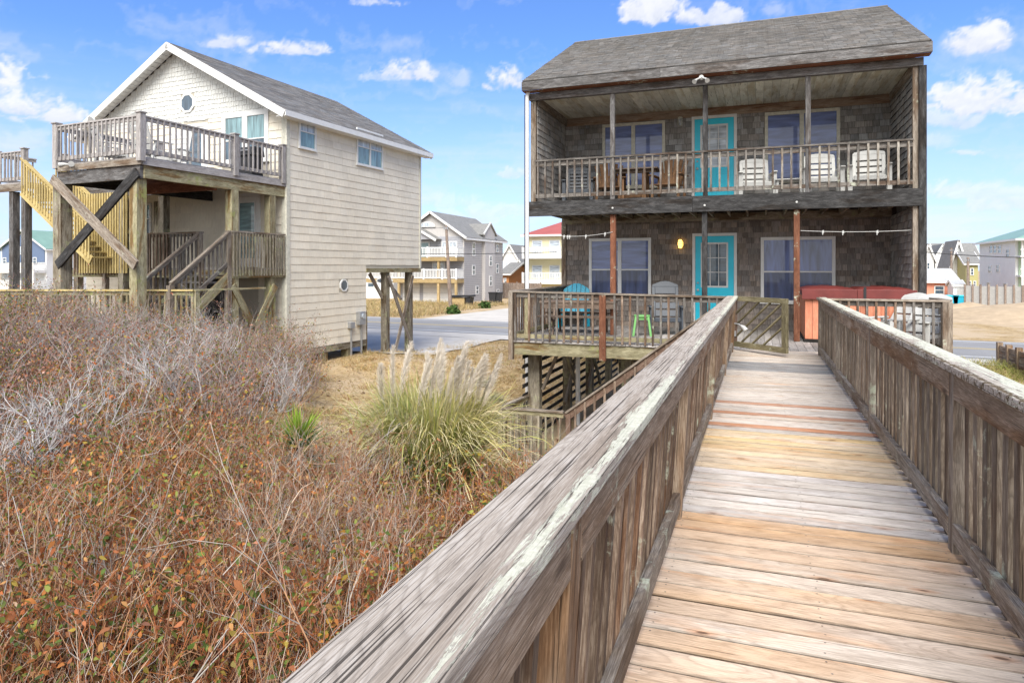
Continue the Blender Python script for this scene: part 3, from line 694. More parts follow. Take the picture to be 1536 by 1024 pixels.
# stair going down beside the boardwalk to the yard
st=root('yard_stair',(-2.4,12.5,0),'reddish handrail stair running down from the boardwalk end to the yard below the deck','stairs')
a=V((-3.5,12.6,.62)); b=V((-.62,12.5,2.78))
MB().bar(a,b,.13,.04).build('handrail',M['weathered'],st,bevel=.004); MB().bar(a-Z*.10,b-Z*.10,.04,.13).build('top_board',M['brownrail'],st)
MB().bar((-3.45,12.6,-.7),(-3.45,12.6,.6),.09,.09,up=Y).build('newel_post',M['brownrail'],st,bevel=.004)
for i in range(14):
    t=(i+1)/15; p=a.lerp(b,t); MB().bar((p.x,p.y-.03,p.z-.95),(p.x,p.y-.03,p.z-.05),.04,.036,up=Y).build('baluster',M['baluster'],st)
MB().bar(a-Z*.92+Y*.06,b-Z*.92+Y*.06,.05,.24).build('stringer',M['piling'],st); MB().bar(a-Z*.92+Y*.98,b-Z*.92+Y*.9,.05,.24).build('stringer',M['piling'],st)
for i in range(11):
    t=(i+.5)/11; p=a.lerp(b,t); MB().box(p.x-.14,p.x+.14,12.69,13.25,p.z-.93,p.z-.89).build('tread',M['deckgrey'],st)
lr=root('yard_railing',(-4.8,12.7,0),'low greenish grey railing enclosing the concrete pad under the corner of the deck','railing')
for p,q,n in (((-3.55,12.6),(-4.85,12.6),9),((-4.85,12.62),(-4.75,14.3),10)):
    p=V((*p,0));q=V((*q,0)); MB().bar(p+Z*.62,q+Z*.62,.10,.035).build('cap_rail',M['weathered'],lr); MB().bar(p+Z*.55,q+Z*.55,.035,.08).build('top_board',M['moss'],lr)
    for i in range(n):
        c=p.lerp(q,(i+.5)/n); MB().bar(c+Z*-.5,c+Z*.52,.038,.036,up=q-p).build('baluster',M['piling'],lr)
MB().bar((-4.85,12.6,-.8),(-4.85,12.6,.6),.09,.09,up=Y).build('post',M['piling'],lr)
# ------------------------------------------------------------------ furniture
def rrect(w,h,r,top=.0,n=5):
    """rounded outline, x in -w/2..w/2, y 0..h; top = extra crown of the upper edge"""
    p=[(-w/2,0),(w/2,0)]
    for k in range(n+1):
        a=k/n*math.pi/2; p.append((w/2-r+r*math.cos(a),h-r+r*math.sin(a)))
    if top:
        for k in range(1,6): t=k/6; p.append((w/2-r-(w-2*r)*t,h+top*math.sin(math.pi*t)))
    for k in range(n+1):
        a=math.pi/2+k/n*math.pi/2; p.append((-w/2+r+r*math.cos(a),h-r+r*math.sin(a)))
    return p
def slat_chair(name,label,mat,cat='chair',w=.56,sh=.40,bh=.58,ns=4,rock=False,tilt=.28,group=None,armh=.22,crown=.03):
    """plastic patio chair facing -y: slotted back, arms, four legs"""
    r=root(name,(0,0,0),label,cat,0,group); m=M[mat]
    # back, one panel with see-through slots: rows of slats between two stiles
    O=V((0,.24,sh-.02)); W=V((0,math.sin(tilt),math.cos(tilt))); N=V((0,-math.cos(tilt),math.sin(tilt)))
    b=MB(); st=.07
    b.obox(O,X,W,N,-w/2,-w/2+st,0,bh-.06,-.015,.015,(1,1,1)); b.obox(O,X,W,N,w/2-st,w/2,0,bh-.06,-.015,.015,(1,1,1))
    hh=(bh-.06)/ns
    for k in range(ns): b.obox(O,X,W,N,-w/2+st,w/2-st,k*hh+.010,(k+1)*hh-(.024 if k<ns-1 else 0),-.012,.018,(1,1,1))
    b.prism(rrect(w,.07,.06,crown),O+W*(bh-.06),X,W,N,-.015,.017)
    b.build('backrest',m,r,local=True,bevel=.006)
    s=MB()
    for k in range(5): 
        y=-.26+k*.105; s.box(-w/2+.02,w/2-.02,y,y+.09,sh-.03+.0-.01*k,sh-.005-.01*k,(1,1,1))
    s.box(-w/2,-w/2+.03,-.26,.26,sh-.09,sh-.035,(1,1,1)); s.box(w/2-.03,w/2,-.26,.26,sh-.09,sh-.035,(1,1,1)); s.box(-w/2+.03,w/2-.03,-.27,-.245,sh-.10,sh-.012,(1,1,1))
    s.build('seat',m,r,local=True,bevel=.005)
    for q in (-1,1):
        a=MB(); x=q*(w/2+.045); a.box(x-.05,x+.05,-.32,.34,sh+armh-.03,sh+armh,(1,1,1)); a.build('arm',m,r,local=True,bevel=.012)
        l=MB(); l.bar((x,-.27,.0 if not rock else .05),(x,-.24,sh+armh-.03),.085,.04,up=Y,tint=(1,1,1)); l.build('leg',m,r,local=True,bevel=.005)
        l=MB(); l.bar((x,.36,.0 if not rock else .05),(x,.22,sh+armh-.03),.07,.04,up=Y,tint=(1,1,1)); l.build('leg',m,r,local=True,bevel=.005)
        if rock:
            k=MB(); pts=[V((x,-.42+t*.105,.035+.06*((t-4.4)/4.4)**2)) for t in range(10)]
            for i in range(9): k.bar(pts[i],pts[i+1],.035,.06,tint=(1,1,1))
            k.build('rocker',m,r,local=True)
    return r
def spot(px,v,z,py=402): p=pv(px,py,v); return (p.x,v,z)
F2t=F2-.004
c0=slat_chair('patio_chair','white plastic slatted chair on the upper porch, nearest the turquoise door','plastic_white',w=.62,sh=.36,bh=.60,ns=4,group='white chairs on the upper porch',rock=False)
place(c0,spot(1134,16.0,F2t),R(8))
c1=copy_tree(c0); place(c1,spot(1233,15.75,F2t),R(4),'white plastic slatted chair on the upper porch before the right window, middle of three')
c2=copy_tree(c0); place(c2,spot(1304,15.65,F2t),R(-6),'white plastic slatted chair on the upper porch beside the right shingled side wall'); 
g1=slat_chair('rocking_chair','blue grey slatted rocking chair in the left corner of the upper porch','plastic_grey',w=.58,sh=.40,bh=.62,ns=6,rock=True); place(g1,spot(867,16.3,F2t),R(12))
# white side table between the chairs
t=root('side_table',spot(1183,15.9,F2t),'low white plastic side table between the white chairs on the upper porch','table')
MB().box(-.28,.28,-.22,.22,.36,.39,(1,1,1)).build('tabletop',M['plastic_white'],t,local=True,bevel=.008)
for x in (-.22,.22):
    for y in (-.16,.16): MB().bar((x*1.15,y*1.15,0),(x,y,.36),.045,.03,up=Y,tint=(1,1,1)).build('leg',M['plastic_white'],t,local=True)
# tall wooden table and fan-back chair
t=root('bar_table',spot(955,16.5,F2t),'brown wooden high table on the upper porch under the left window','table')
for k in range(6): pass
mb=MB(); 
for k in range(6): mb.box(-.55,.55,-.39+k*.13,-.39+k*.13+.122,.82,.85)
mb.build('tabletop',M['tablewood'],t,local=True,bevel=.004)
for x,y in ((-.36,-.24),(.22,-.24),(-.36,.24),(.22,.24)): MB().bar((x,y,0),(x,y,.82),.095,.07,up=Y).build('leg',M['brown'],t,local=True)
MB().box(-.36,.22,-.02,.02,.18,.26).build('stretcher',M['brown'],t,local=True); MB().box(-.5,.5,-.30,-.27,.74,.818).build('apron',M['tablewood'],t,local=True)
def fan_chair(label):
    r=root('wooden_chair',(0,0,0),label,'chair'); b=MB()
    for k in range(6):
        a=(k-2.5)*.055; b.bar((a*1.35,.24,.42),(a*2.3+0,.40,1.10-.10*abs(k-2.5)/2.5*.8),.085,.02,up=Y)
    b.build('backrest',M['brown'],r,local=True,bevel=.004)
    MB().bar((-.3,.33,.72),(.3,.33,.72),.03,.06).build('back_rail',M['brown'],r,local=True)
    s=MB(); 
    for k in range(5): s.box(-.29,.29,-.27+k*.108,-.27+k*.108+.098,.40,.425)
    s.build('seat',M['brown'],r,local=True,bevel=.004)
    for q in (-1,1):
        MB().box(q*.33-.06,q*.33+.06,-.34,.32,.62,.645).build('arm',M['brown'],r,local=True,bevel=.006)
        for y in (-.26,.24): MB().bar((q*.31,y,0),(q*.31,y,.62),.05,.07,up=Y).build('leg',M['brown'],r,local=True)
    return r
w1=fan_chair('brown wooden fan back chair right of the high table on the upper porch'); place(w1,spot(1003,16.2,F2t),R(-10))
w2=fan_chair('brown wooden fan back chair half hidden left of the high table on the upper porch'); place(w2,spot(914,16.3,F2t),R(14))
# lower deck
g2=slat_chair('adirondack_chair','dark grey adirondack chair on the lower deck beside the turquoise door','plastic_grey',w=.60,sh=.40,bh=.78,ns=4,tilt=.32,armh=.24,crown=.07); place(g2,spot(1000,15.6,WALKZ),R(12))
b1=root('garden_chair',spot(861,16.75,WALKZ),'bright blue plastic chair with rounded back behind the picnic table','chair',R(5))
O=V((0,.22,.38)); tl=.3; W=V((0,math.sin(tl),math.cos(tl))); N=V((0,-math.cos(tl),math.sin(tl)))
mb=MB()
for k in range(6):
    x=(k-2.5)*.115; h=.64+.12*math.cos((k-2.5)*.52); h2=h-.03
    mb.prism([(x-.052,0),(x+.052,0),(x+.052,h-.035*(k>=3)*abs(k-2.5)),(x-.052,h-.035*(k<3)*abs(k-2.5))],O,X,W,N,-.012,.012)
mb.obox(O,X,W,N,-.33,.33,.30,.38,.012,.03,(1,1,1)); mb.build('backrest',M['plastic_blue'],b1,local=True,bevel=.005)
mb=MB(); 
for k in range(5): mb.box(-.31,.31,-.30+k*.108,-.30+k*.108+.098,.36-.012*k,.385-.012*k,(1,1,1))
mb.build('seat',M['plastic_blue'],b1,local=True,bevel=.004)
for q in (-1,1):
    MB().box(q*.36-.07,q*.36+.07,-.36,.28,.60,.625,(1,1,1)).build('arm',M['plastic_blue'],b1,local=True,bevel=.01)
    for y in (-.28,.24): MB().bar((q*.34,y,0),(q*.34,y,.60),.06,.09,up=Y,tint=(1,1,1)).build('leg',M['plastic_blue'],b1,local=True)
pt=root('picnic_table',spot(868,14.95,WALKZ),'weathered brown picnic table with attached benches in the left corner of the lower deck','picnic table',R(8))
mb=MB(); 
for k in range(5): mb.box(-.85,.85,-.37+k*.148,-.37+k*.148+.140,.72,.76)
mb.build('tabletop',M['tablewood'],pt,local=True,bevel=.004)
for y in (-.335,.335): MB().box(-.80,.80,y-.018,y+.018,.60,.718).build('apron',M['tablewood'],pt,local=True)
for s in (-1,1):
    mb=MB(); 
    for k in range(2): mb.box(-.85,.85,s*.68-.14+k*.142,s*.68-.14+k*.142+.134,.42,.46)
    mb.build('bench',M['tablewood'],pt,local=True,bevel=.004)
    x=s*.55
    MB().bar((x,-.78,.38),(x,.78,.38),.04,.09).build('cross_beam',M['tablewood'],pt,local=True); MB().bar((x,-.36,.675),(x,.36,.675),.04,.085).build('cross_beam',M['tablewood'],pt,local=True)
    for q in (-1,1): MB().bar((x+.045,q*.62,0),(x+.045,q*.26,.70),.09,.04,up=X).build('leg',M['tablewood'],pt,local=True)
gs=root('stool',spot(963,15.1,WALKZ),'small lime green plastic stool on the lower deck between picnic table and grey chair','stool',R(10))
mb=MB(); mb.prism([(math.copysign(abs(math.cos(a))**.6,math.cos(a))*.18,math.copysign(abs(math.sin(a))**.6,math.sin(a))*.18) for a in [k*math.pi/12 for k in range(24)]],V((0,0,0)),X,Y,Z,.42,.46); mb.build('seat',M['plastic_green'],gs,local=True,bevel=.01)
mb=MB(); mb.box(-.14,.14,-.15,-.135,.36,.42,(1,1,1)); mb.box(-.14,.14,.135,.15,.36,.42,(1,1,1)); mb.build('apron',M['plastic_green'],gs,local=True)
for x in (-1,1):
    for y in (-1,1): MB().bar((x*.19,y*.19,0),(x*.135,y*.135,.43),.045,.03,up=Y,tint=(1,1,1)).build('leg',M['plastic_green'],gs,local=True,bevel=.004)
# hot tub
ht=root('hot_tub',(1.85,15.85,WALKZ),'terracotta panelled hot tub under a folded maroon cover on the lower deck','hot tub')
ax0,ax1,ay0,ay1=-.98,.94,-.90,.95
mb=MB()
for k in range(14):
    x=ax0+(ax1-ax0)*k/14; w=(ax1-ax0)/14; j=random.uniform(-.003,.003)
    mb.box(x+.003,x+w-.003,ay0+j,ay0+.03+j,.06,.84); mb.box(x+.003,x+w-.003,ay1-.03,ay1,.06,.84)
for k in range(14):
    y=ay0+.031+(ay1-ay0-.062)*k/14; w=(ay1-ay0-.062)/14
    mb.box(ax0,ax0+.03,y+.003,y+w-.003,.06,.84); mb.box(ax1-.03,ax1,y+.003,y+w-.003,.06,.84)
mb.build('side_panel',M['tubwood'],ht,local=True,bevel=.004)
MB().box(ax0+.035,ax1-.035,ay0+.035,ay1-.035,0,.86,(1,1,1)).build('shell',M['black'],ht,local=True)
MB().box(ax0-.02,ax1+.02,ay0-.02,ay1+.02,0,.058).build('base',M['darkwood'],ht,local=True,bevel=.006)
MB().box(ax0-.025,ax1+.025,ay0-.03,ay1+.03,.845,.895,(1,1,1)).build('rim',M['black'],ht,local=True,bevel=.02)
for (x0,x1) in ((ax0-.06,-.035),(-.03,ax1+.06)):
    me=MB(); nx,ny=10,12
    def P(i,j,top):
        x=x0+(x1-x0)*i/nx; y=ay0-.06+(ay1-ay0+.12)*j/ny
        e=min(i,nx-i,j,ny-j); 
        return V((x,y,(.99+.035*math.sin(math.pi*i/nx)+.008*math.sin(x*21+y*9)+.012*math.sin(y*13))-(.03 if e==0 else 0))) if top else V((x,y,.90))
    for i in range(nx):
        for j in range(ny): me.face([P(i,j,1),P(i+1,j,1),P(i+1,j+1,1),P(i,j+1,1)])
    for i in range(nx): me.face([P(i,0,0),P(i+1,0,0),P(i+1,0,1),P(i,0,1)]); me.face([P(i+1,ny,0),P(i,ny,0),P(i,ny,1),P(i+1,ny,1)])
    for j in range(ny): me.face([P(0,j+1,0),P(0,j,0),P(0,j,1),P(0,j+1,1)]); me.face([P(nx,j,0),P(nx,j+1,0),P(nx,j+1,1),P(nx,j,1)])
    cv=me.build('cover',M['vinyl_red'],ht,local=True,smooth=True)
    MB().box(x0,x1,ay0-.075,ay0-.062,.80,.985,(.9,.9,.9)).build('skirt',M['vinyl_red'],cv,local=True,bevel=.004)
MB().bar((.1,ay0-.085,.72),(.1,ay0-.085,1.035),.05,.006,up=Y,tint=(1,1,1)).build('strap',M['black'],ht,local=True); MB().box(-.05,.30,-.2,-.13,1.03,1.055,(1,1,1)).build('hinge_strap',M['black'],ht,local=True)
# two white reclining chairs on the right of the deck
l1=slat_chair('reclining_chair','white plastic reclining chair on the lower deck next to the hot tub','plastic_white',w=.60,sh=.36,bh=.80,ns=4,tilt=.66,crown=.06,group='white reclining chairs on the lower deck'); place(l1,(2.28,14.2,WALKZ),R(-48))
l2=copy_tree(l1); place(l2,(2.58,13.72,WALKZ),R(-38),'white plastic reclining chair on the lower deck beside the right corner post')

ht.scale.z=1.09
# ------------------------------------------------------------------ neighbour house on stilts (local frame: x right, y away, z up)
LR=R(-3.9); LP=V((-13.14,16.5,0))
LM=Matrix.Translation(LP)@Matrix.Rotation(LR,4,'Z'); LI=LM.inverted(); LI3=LI.to_3x3()
def lray(px,py): return LI@ORG, LI3@ray(px,py)
def lx(px,py,x=0): o,d=lray(px,py); return o+d*((x-o.x)/d.x)
def ly(px,py,y=0): o,d=lray(px,py); return o+d*((y-o.y)/d.y)
nh=root('stilt_house',LP,'beige beach house on stilts with white gable and shake siding, left of the boardwalk','house',LR)
HB=.93; HE=8.02; HW=9.0; LEN=7.45; CUT=lx(549,450).y; CZ=lx(600,402).z
RZ=10.45
def B(mb,name,mat,**k): return mb.build(name,M[mat],nh,local=True,**k)
core=MB(); g=(.6,.6,.6)
core.box(-.12,0,.0,CUT,HB,CZ,g); core.box(-.12,0,0,LEN,CZ+.0,HE,g); core.box(-HW,-.12,0,.12,HB,HE,g); core.box(-HW,-HW+.12,.12,LEN,CZ,HE,g); core.box(-HW+.12,-.12,LEN-.12,LEN,CZ,HE,g)
core.box(-HW+.12,-.12,.12,LEN-.12,CZ-.0,CZ+.1,g); core.box(-HW+.12,-.12,.12,CUT,HB,HB+.1,g); core.box(-HW+.12,-.12,CUT-.12,CUT,HB+.1,CZ,g)
core.prism([(-HW,HE),(0,HE),(-HW/2,RZ)],V((0,0,0)),X,Z,Y,0.,.12,g); core.prism([(-HW,HE),(0,HE),(-HW/2,RZ)],V((0,0,0)),X,Z,Y,LEN-.12,LEN,g)
B(core,'wall','beige_siding')
def rc(fn,px0,py0,px1,py1):
    a=fn(px0,py0); b=fn(px1,py1); return a,b
# side wall (x = 0, faces +x)
sa=lx(447,221); sb=lx(473,178); s2a=lx(534,246); s2b=lx(573,203); oc=lx(515,428)
hol=[(sa.y,sb.y,sa.z-HB,sb.z-HB),(s2a.y,s2b.y,s2a.z-HB,s2b.z-HB)]
oh=.17; oh=.24; hol.append((oc.y-oh,oc.y+oh,oc.z-HB-oh,oc.z-HB+oh))
hol.append((CUT,LEN+1,-1,CZ-HB))
m=MB(); shingles(m,V((0,.09,HB)),Y,Z,X,LEN-.09,HE-HB-.1,.235,.42,[(a-.09,b-.09,c,e) for a,b,c,e in hol],jit=.010,th=.017,var=.05,gap=.003); B(m,'side_siding','beige_siding')
m=MB()
SCZ=ly(330,176).z
fh=[]
d1a=ly(357,400); d1b=ly(388,294); f1a=ly(334,246); f1b=ly(404,163); d2a=ly(276,245); d2b=ly(313,177)
UDZ=EYE+2.6
w1a=ly(217,352); w1b=ly(228,305)
fh=[(HW+d1a.x,HW+d1b.x,0,d1b.z-HB),(HW+f1a.x,HW+f1b.x,5,f1b.z-HB),(HW+d2a.x,HW+d2b.x,UDZ-HB,d2b.z-HB)]
shingles(m,V((-HW,0,HB)),X,Z,NF,HW-.1,SCZ-HB,.235,.42,fh,jit=.012,th=.024,var=.045,gap=.004); B(m,'front_siding','beige_siding')
def gf(w):
    z=SCZ+w; k=max(0,(z-HE)/(RZ-HE)); return (HW/2*k+.05,HW-HW/2*k-.05)
m=MB(); ocx=ly(282,155)
shingles(m,V((-HW,0,SCZ)),X,Z,NF,HW,RZ-SCZ,.15,.13,[(HW+ocx.x-.30,HW+ocx.x+.30,ocx.z-SCZ-.33,ocx.z-SCZ+.33)],jit=.03,th=.022,ufun=gf,var=.04,gap=.012); B(m,'gable_shingles','white_siding')
m=MB(); m.box(-.02,.04,-.045,.09,HB-.02,HE); m.box(-.16,-.02,-.045,-.0,HB-.02,HE); B(m,'corner_board','cream',bevel=.004)
m=MB(); m.box(-.01,.035,LEN-.09,LEN+.02,CZ,HE-.05); B(m,'corner_board','cream')
m=MB(); m.box(-HW,-.0,-.01,.05,HB-.22,HB-.021); m.box(-.05,.01,.05,CUT,HB-.22,HB-.021); B(m,'skirt_board','piling')
m=MB(); m.box(-.08,.03,CUT,LEN,CZ-.16,CZ-.004); B(m,'carport_beam','moss',bevel=.004)
def octwin(c,U,N,r,mat):
    m=MB(); p=lambda q: [(q*math.cos(k*math.pi/4+math.pi/8),q*math.sin(k*math.pi/4+math.pi/8)) for k in range(8)]
    o=p(r*1.28); i=p(r)
    for k in range(8):
        j=(k+1)%8; m.prism([o[k],o[j],i[j],i[k]],c,U,Z,N,0,.045)
    w=B(m,'window','white'); MB().prism(i,c,U,Z,N,.026,.034).build('pane',M[mat],w,local=True)
octwin(oc,Y,X,.17,'pane_dark'); octwin(ocx,X,NF,.26,'pane_dark')
pn=('pane_light','pane_teal')
window(nh,LM@V((.005,sa.y,sa.z)),LM.to_3x3()@Y,LM.to_3x3()@X,sb.y-sa.y,sb.z-sa.z,1,.5,.06,'white',pn)
window(nh,LM@V((.005,s2a.y,s2a.z)),LM.to_3x3()@Y,LM.to_3x3()@X,s2b.y-s2a.y,s2b.z-s2a.z,2,.5,.06,'white',pn)
ux=LM.to_3x3()@X; nf=LM.to_3x3()@NF
window(nh,LM@V((f1a.x,-.005,UDZ+.62)),ux,nf,f1b.x-f1a.x,f1b.z-UDZ-.62,2,.45,.16,'white',('pane_teal','pane_dark'))
window(nh,LM@V((w1a.x,-.005,w1a.z)),ux,nf,w1b.x-w1a.x,w1b.z-w1a.z,1,.5,.06,'white',('pane_teal','pane_dark'))
door(nh,LM@V((d2a.x,-.005,UDZ)),ux,nf,d2b.x-d2a.x-.1,d2b.z-UDZ-.25,'white',(.14,.86,.08,.93),1,1,'white',.1,'pane_dark',False)
door(nh,LM@V((d1a.x,-.005,EYE+.02)),ux,nf,d1b.x-d1a.x,d1b.z-EYE-.02,'white',(.12,.88,.12,.92),1,2,'white',.09,'pane_teal',False)
# roof
sl=(RZ-HE)/(HW/2); OH=.42
for s in (1,-1):
    a=V((-HW/2+s*(HW/2+.34),-OH,HE-.34*sl+.12)); b=V((-HW/2,-OH,RZ+.12)); W=(b-a); L=W.length; W.normalize(); N=(Y.cross(W))*s
    if N.z<0: N=-N
    m=MB(); m.obox(a,Y,W,N,0,LEN+2*OH,0,L,-.05,0,(.5,.5,.5)); shingles(m,a+N*.002,Y,W,N,LEN+2*OH,L,.145,.32,jit=.006,th=.014,var=.24,gap=.004)
    rf2=B(m,'roof','asphalt_roof')
    m=MB(); m.bar(a+V((0,-.01,-.075)),a+V((0,LEN+2*OH+.01,-.075)),.03,.16,sx=0); B(m,'eave_fascia','white')
    for y in (-OH-.018,LEN+OH+.018):
        m=MB(); m.bar(V((a.x,y,a.z-.03)),V((b.x,y,b.z-.03)),.034,.22,sz=-.085,tint=(1,1,1)); B(m,'rake_board','white')
    m=MB(); x1=a.x-s*.02; x0=s*.0 if s>0 else -HW; 
    m.box(min(x0,x1),max(x0,x1),-OH,LEN+OH,a.z-.16,a.z-.135,(1,1,1)); B(m,'soffit','white')
    aa=V((a.x,0,a.z-.09)); bb=V((b.x,0,b.z-.10))
    n=26
    m=MB()
    for k in range(n):
        p=aa.lerp(bb,k/n); q=aa.lerp(bb,(k+1)/n-.004); m.face([V((p.x,-OH,p.z)),V((q.x,-OH,q.z)),V((q.x,-.03,q.z)),V((p.x,-.03,p.z))],None,(1,1,1)); m.face([V((q.x,-OH,q.z)),V((q.x,-.03,q.z)),V((q.x,-.03,q.z+.02)),V((q.x,-OH,q.z+.02))],None,(.9,.9,.9))
    B(m,'rake_soffit','white')
# pilings, carport posts
for x in (-.15,-3,-6,-8.8):
    for y in (.35,1.75,3.0): 
        if y<CUT: m=MB(); m.bar((x,y,-.4),(x,y,HB-.22),.26,.26,up=Y); B(m,'piling','moss' if x>-1 else 'piling')
cps=[(578,.0),(615,0.)]
ys=[lx(578,450,-.15).y,lx(613,450,-.15).y]
for x in (-.15,-4.5,-8.8):
    for y in ys: m=MB(); m.bar((x,y,-.2),(x,y,CZ-.16),.24,.22,up=Y); B(m,'carport_post','piling')
for (p,q) in (((ys[0]+.25,-.05),(ys[1]+.05,CZ-.3)),((ys[1]+.15,-.05),(ys[0]-.1,CZ-.3))):
    m=MB(); x=.01 if p[0]<q[0] else .055; m.bar((x-.0,p[0],p[1]),(x,q[0],q[1]),.04,.15); B(m,'brace','weathered')
for s in (1,):
    m=MB(); m.bar((-.2,ys[0]-.1,CZ-1.1),(-.2,ys[0]-.9,CZ-.2),.05,.14); B(m,'brace','weathered')
m=MB(); m.bar((-.3,ys[1]-.3,CZ-1.2),(-1.3,ys[1]-.2,CZ-.2),.05,.14,up=Y); B(m,'brace','weathered')
for y in (CUT+.16,): m=MB(); m.bar((-.2,y,-.2),(-.2,y,CZ-1.5),.16,.16,up=Y); B(m,'fence_post','moss')
# electricity meter and conduits
em=lx(538,478); 
mt=root('electric_meter',LM@V((.1,em.y,em.z)),'grey electric meter box with conduits on the side wall of the beige house','meter box',LR)
MB().box(-.09,.08,-.16,.16,-.2,.25,(1,1,1)).build('meter_box',M['metal'],mt,local=True,bevel=.01); MB().tube([(.08,0,.1),(.14,0,.1)],.09,14).build('meter_dial',M['pane_light'],mt,local=True,smooth=True)
MB().box(-.09,.05,-.62,-.38,-.28,-.08,(1,1,1)).build('junction_box',M['metal'],mt,local=True,bevel=.01)
for y,z in ((-.5,-.28),(0.06,-.2)): MB().tube([(-.03,y,z),(-.03,y,-em.z+.2)],.035,8,).build('conduit',M['metal'],mt,local=True)
# ---- upper deck: main platform and the strip along the front
ud=root('sun_deck',LM@V((-1.5,-4.8,0)),'tall grey upper deck on posts with an X brace, in front of the beige house','deck',LR)
def LB(mb,name,mat,par=None,**k):
    """builds house-local geometry under another root"""
    par=par or ud; mb.v=[tuple(LM@V(p)) for p in mb.v]; return mb.build(name,M[mat],par,**k)
DX0=-3.05; DY=-4.75; DZ=UDZ
SX0=-9.0; SY=-1.7
m=MB(); x=DX0
while x<-.05: k=random.uniform(.85,1.1); m.box(x,x+.13,DY+.05,-.03,DZ-.04,DZ,(k,k,k)); x+=.138
m.box(SX0,DX0-.008,SY,-.03,DZ-.04,DZ); LB(m,'deck_boards','deckgrey')
def beam(a,b,z0,z1,w,mat,name='rim_beam'): 
    m=MB(); m.bar((a[0],a[1],(z0+z1)/2),(b[0],b[1],(z0+z1)/2),w,z1-z0); LB(m,name,mat,bevel=.004)
beam((DX0,DY),(.02,DY),DZ-.20,DZ-.045,.05,'weathered'); beam((-.0,DY+.03),(-.0,-.03),DZ-.20,DZ-.045,.05,'deckgrey')
beam((DX0,DY+.06),(-.06,DY+.06),DZ-.52,DZ-.205,.09,'fascia'); beam((-.07,DY+.11),(-.07,-.03),DZ-.50,DZ-.205,.09,'moss')
beam((DX0+.05,DY+.11),(DX0+.05,-.03),DZ-.50,DZ-.205,.09,'darkwood'); beam((SX0,SY),(DX0,SY),DZ-.45,DZ-.042,.06,'fascia')
for k in range(5):
    y=DY+.7+k*.8; m=MB(); m.box(DX0+.1,-.12,y,y+.05,DZ-.24,DZ-.042); LB(m,'joist','redpost')
beam((DX0+.1,-2.5),(-.12,-2.5),DZ-.55,DZ-.245,.09,'redpost','cross_beam')
def uprail(a,b,posts,n,z=DZ,h=.95,capw=.13,mat='deckgrey',par=None,pm='deckgrey',bal='deckgrey'):
    a=V(a);b=V(b); d=(b-a).normalized(); nn=V((d.y,-d.x,0))
    A=V((a.x,a.y,z));Bq=V((b.x,b.y,z))
    m=MB(); m.bar(A+Z*(h-.02),Bq+Z*(h-.02),capw*.8,.04); m.bar(A+Z*(h-.085),Bq+Z*(h-.085),.04,.085); LB(m,'top_rail',mat,par,bevel=.004)
    m=MB(); m.bar(A+Z*.12,Bq+Z*.12,.04,.10); LB(m,'bottom_rail',mat,par)
    for i in range(n):
        p=A.lerp(Bq,(i+.5)/n); m=MB(); m.bar(p+Z*.08+nn*.036,p+Z*(h-.045)+nn*.036,.038,.034,up=nn); LB(m,'baluster',bal,par)
    for t in posts:
        p=A.lerp(Bq,t); m=MB(); m.bar(p-Z*.12,p+Z*(h+.04),.145,.145,up=d); m.box(p.x-.095,p.x+.095,p.y-.095,p.y+.095,z+h+.042,z+h+.075); LB(m,'post',pm,par,bevel=.004)
uprail((DX0,DY,0),(0,DY,0),(0.0,1.0),20)
uprail((0,DY,0),(0,-.1,0),(.60,.985),28)
uprail((DX0,-1.8,0),(DX0,DY,0),(0.02,),18)
LZ0=-8.9; 
uprail((LZ0+1.4,SY,0),(DX0,SY,0),(.0,),26)
# landing of the yellow stair
LX0,LX1,LY0,LY1=-8.9,-7.5,-2.9,SY-.05
m=MB(); m.box(LX0,LX1,LY0,LY1,DZ-.04,DZ-.001); LB(m,'deck_boards','deckgrey'); beam((LX0,LY0),(LX1,LY0),DZ-.26,DZ-.045,.06,'weathered')
uprail((LX0,LY0,0),(LX1,LY0,0),(0,.98),8); uprail((LX0,LY1,0),(LX0,LY0,0),(),7)
for x,y in ((-8.2,-2.8),(-7.6,-2.8)): m=MB(); m.bar((x,y,-.2),(x,y,DZ-.26),.2,.2,up=Y); LB(m,'post','fascia')
# big posts under the deck
def bigpost(px,y=None,x=None,z1=DZ-.5,z0=.2,w=.22,mat='piling'):
    p=ly(px,402,y) if y is not None else lx(px,402,x); m=MB(); m.bar((p.x,p.y,z0),(p.x,p.y,z1),w,w,up=Y); LB(m,'support_post',mat,bevel=.006); return p
bigpost(94,y=DY+.1,mat='piling',w=.30); bigpost(207,y=DY+.12,mat='moss',w=.26,z1=DZ-.5); bigpost(348,x=-.14,mat='moss',w=.24); bigpost(405,x=-.14,mat='moss',w=.22); bigpost(246,y=-1.6,mat='piling'); bigpost(186,y=-2.2,mat='piling')
bigpost(238,y=-.6,mat='piling',w=.2); bigpost(118,y=-1.2,w=.2)
a=ly(78,268,DY-.12); b=ly(204,398,DY-.12); m=MB(); m.bar(a,b,.06,.24,up=Z); LB(m,'cross_brace','weathered',bevel=.004)
a=ly(86,398,DY-.04); b=ly(206,258,DY-.04); m=MB(); m.bar(a,b,.06,.24,up=Z); LB(m,'cross_brace','darkwood',bevel=.004)
for px0,py0,px1,py1 in ((349,428,380,490),(413,428,384,492)):
    a=lx(px0,py0,.0); b=lx(px1,py1,.0); m=MB(); m.bar(a,b,.05,.2); LB(m,'knee_brace','moss')
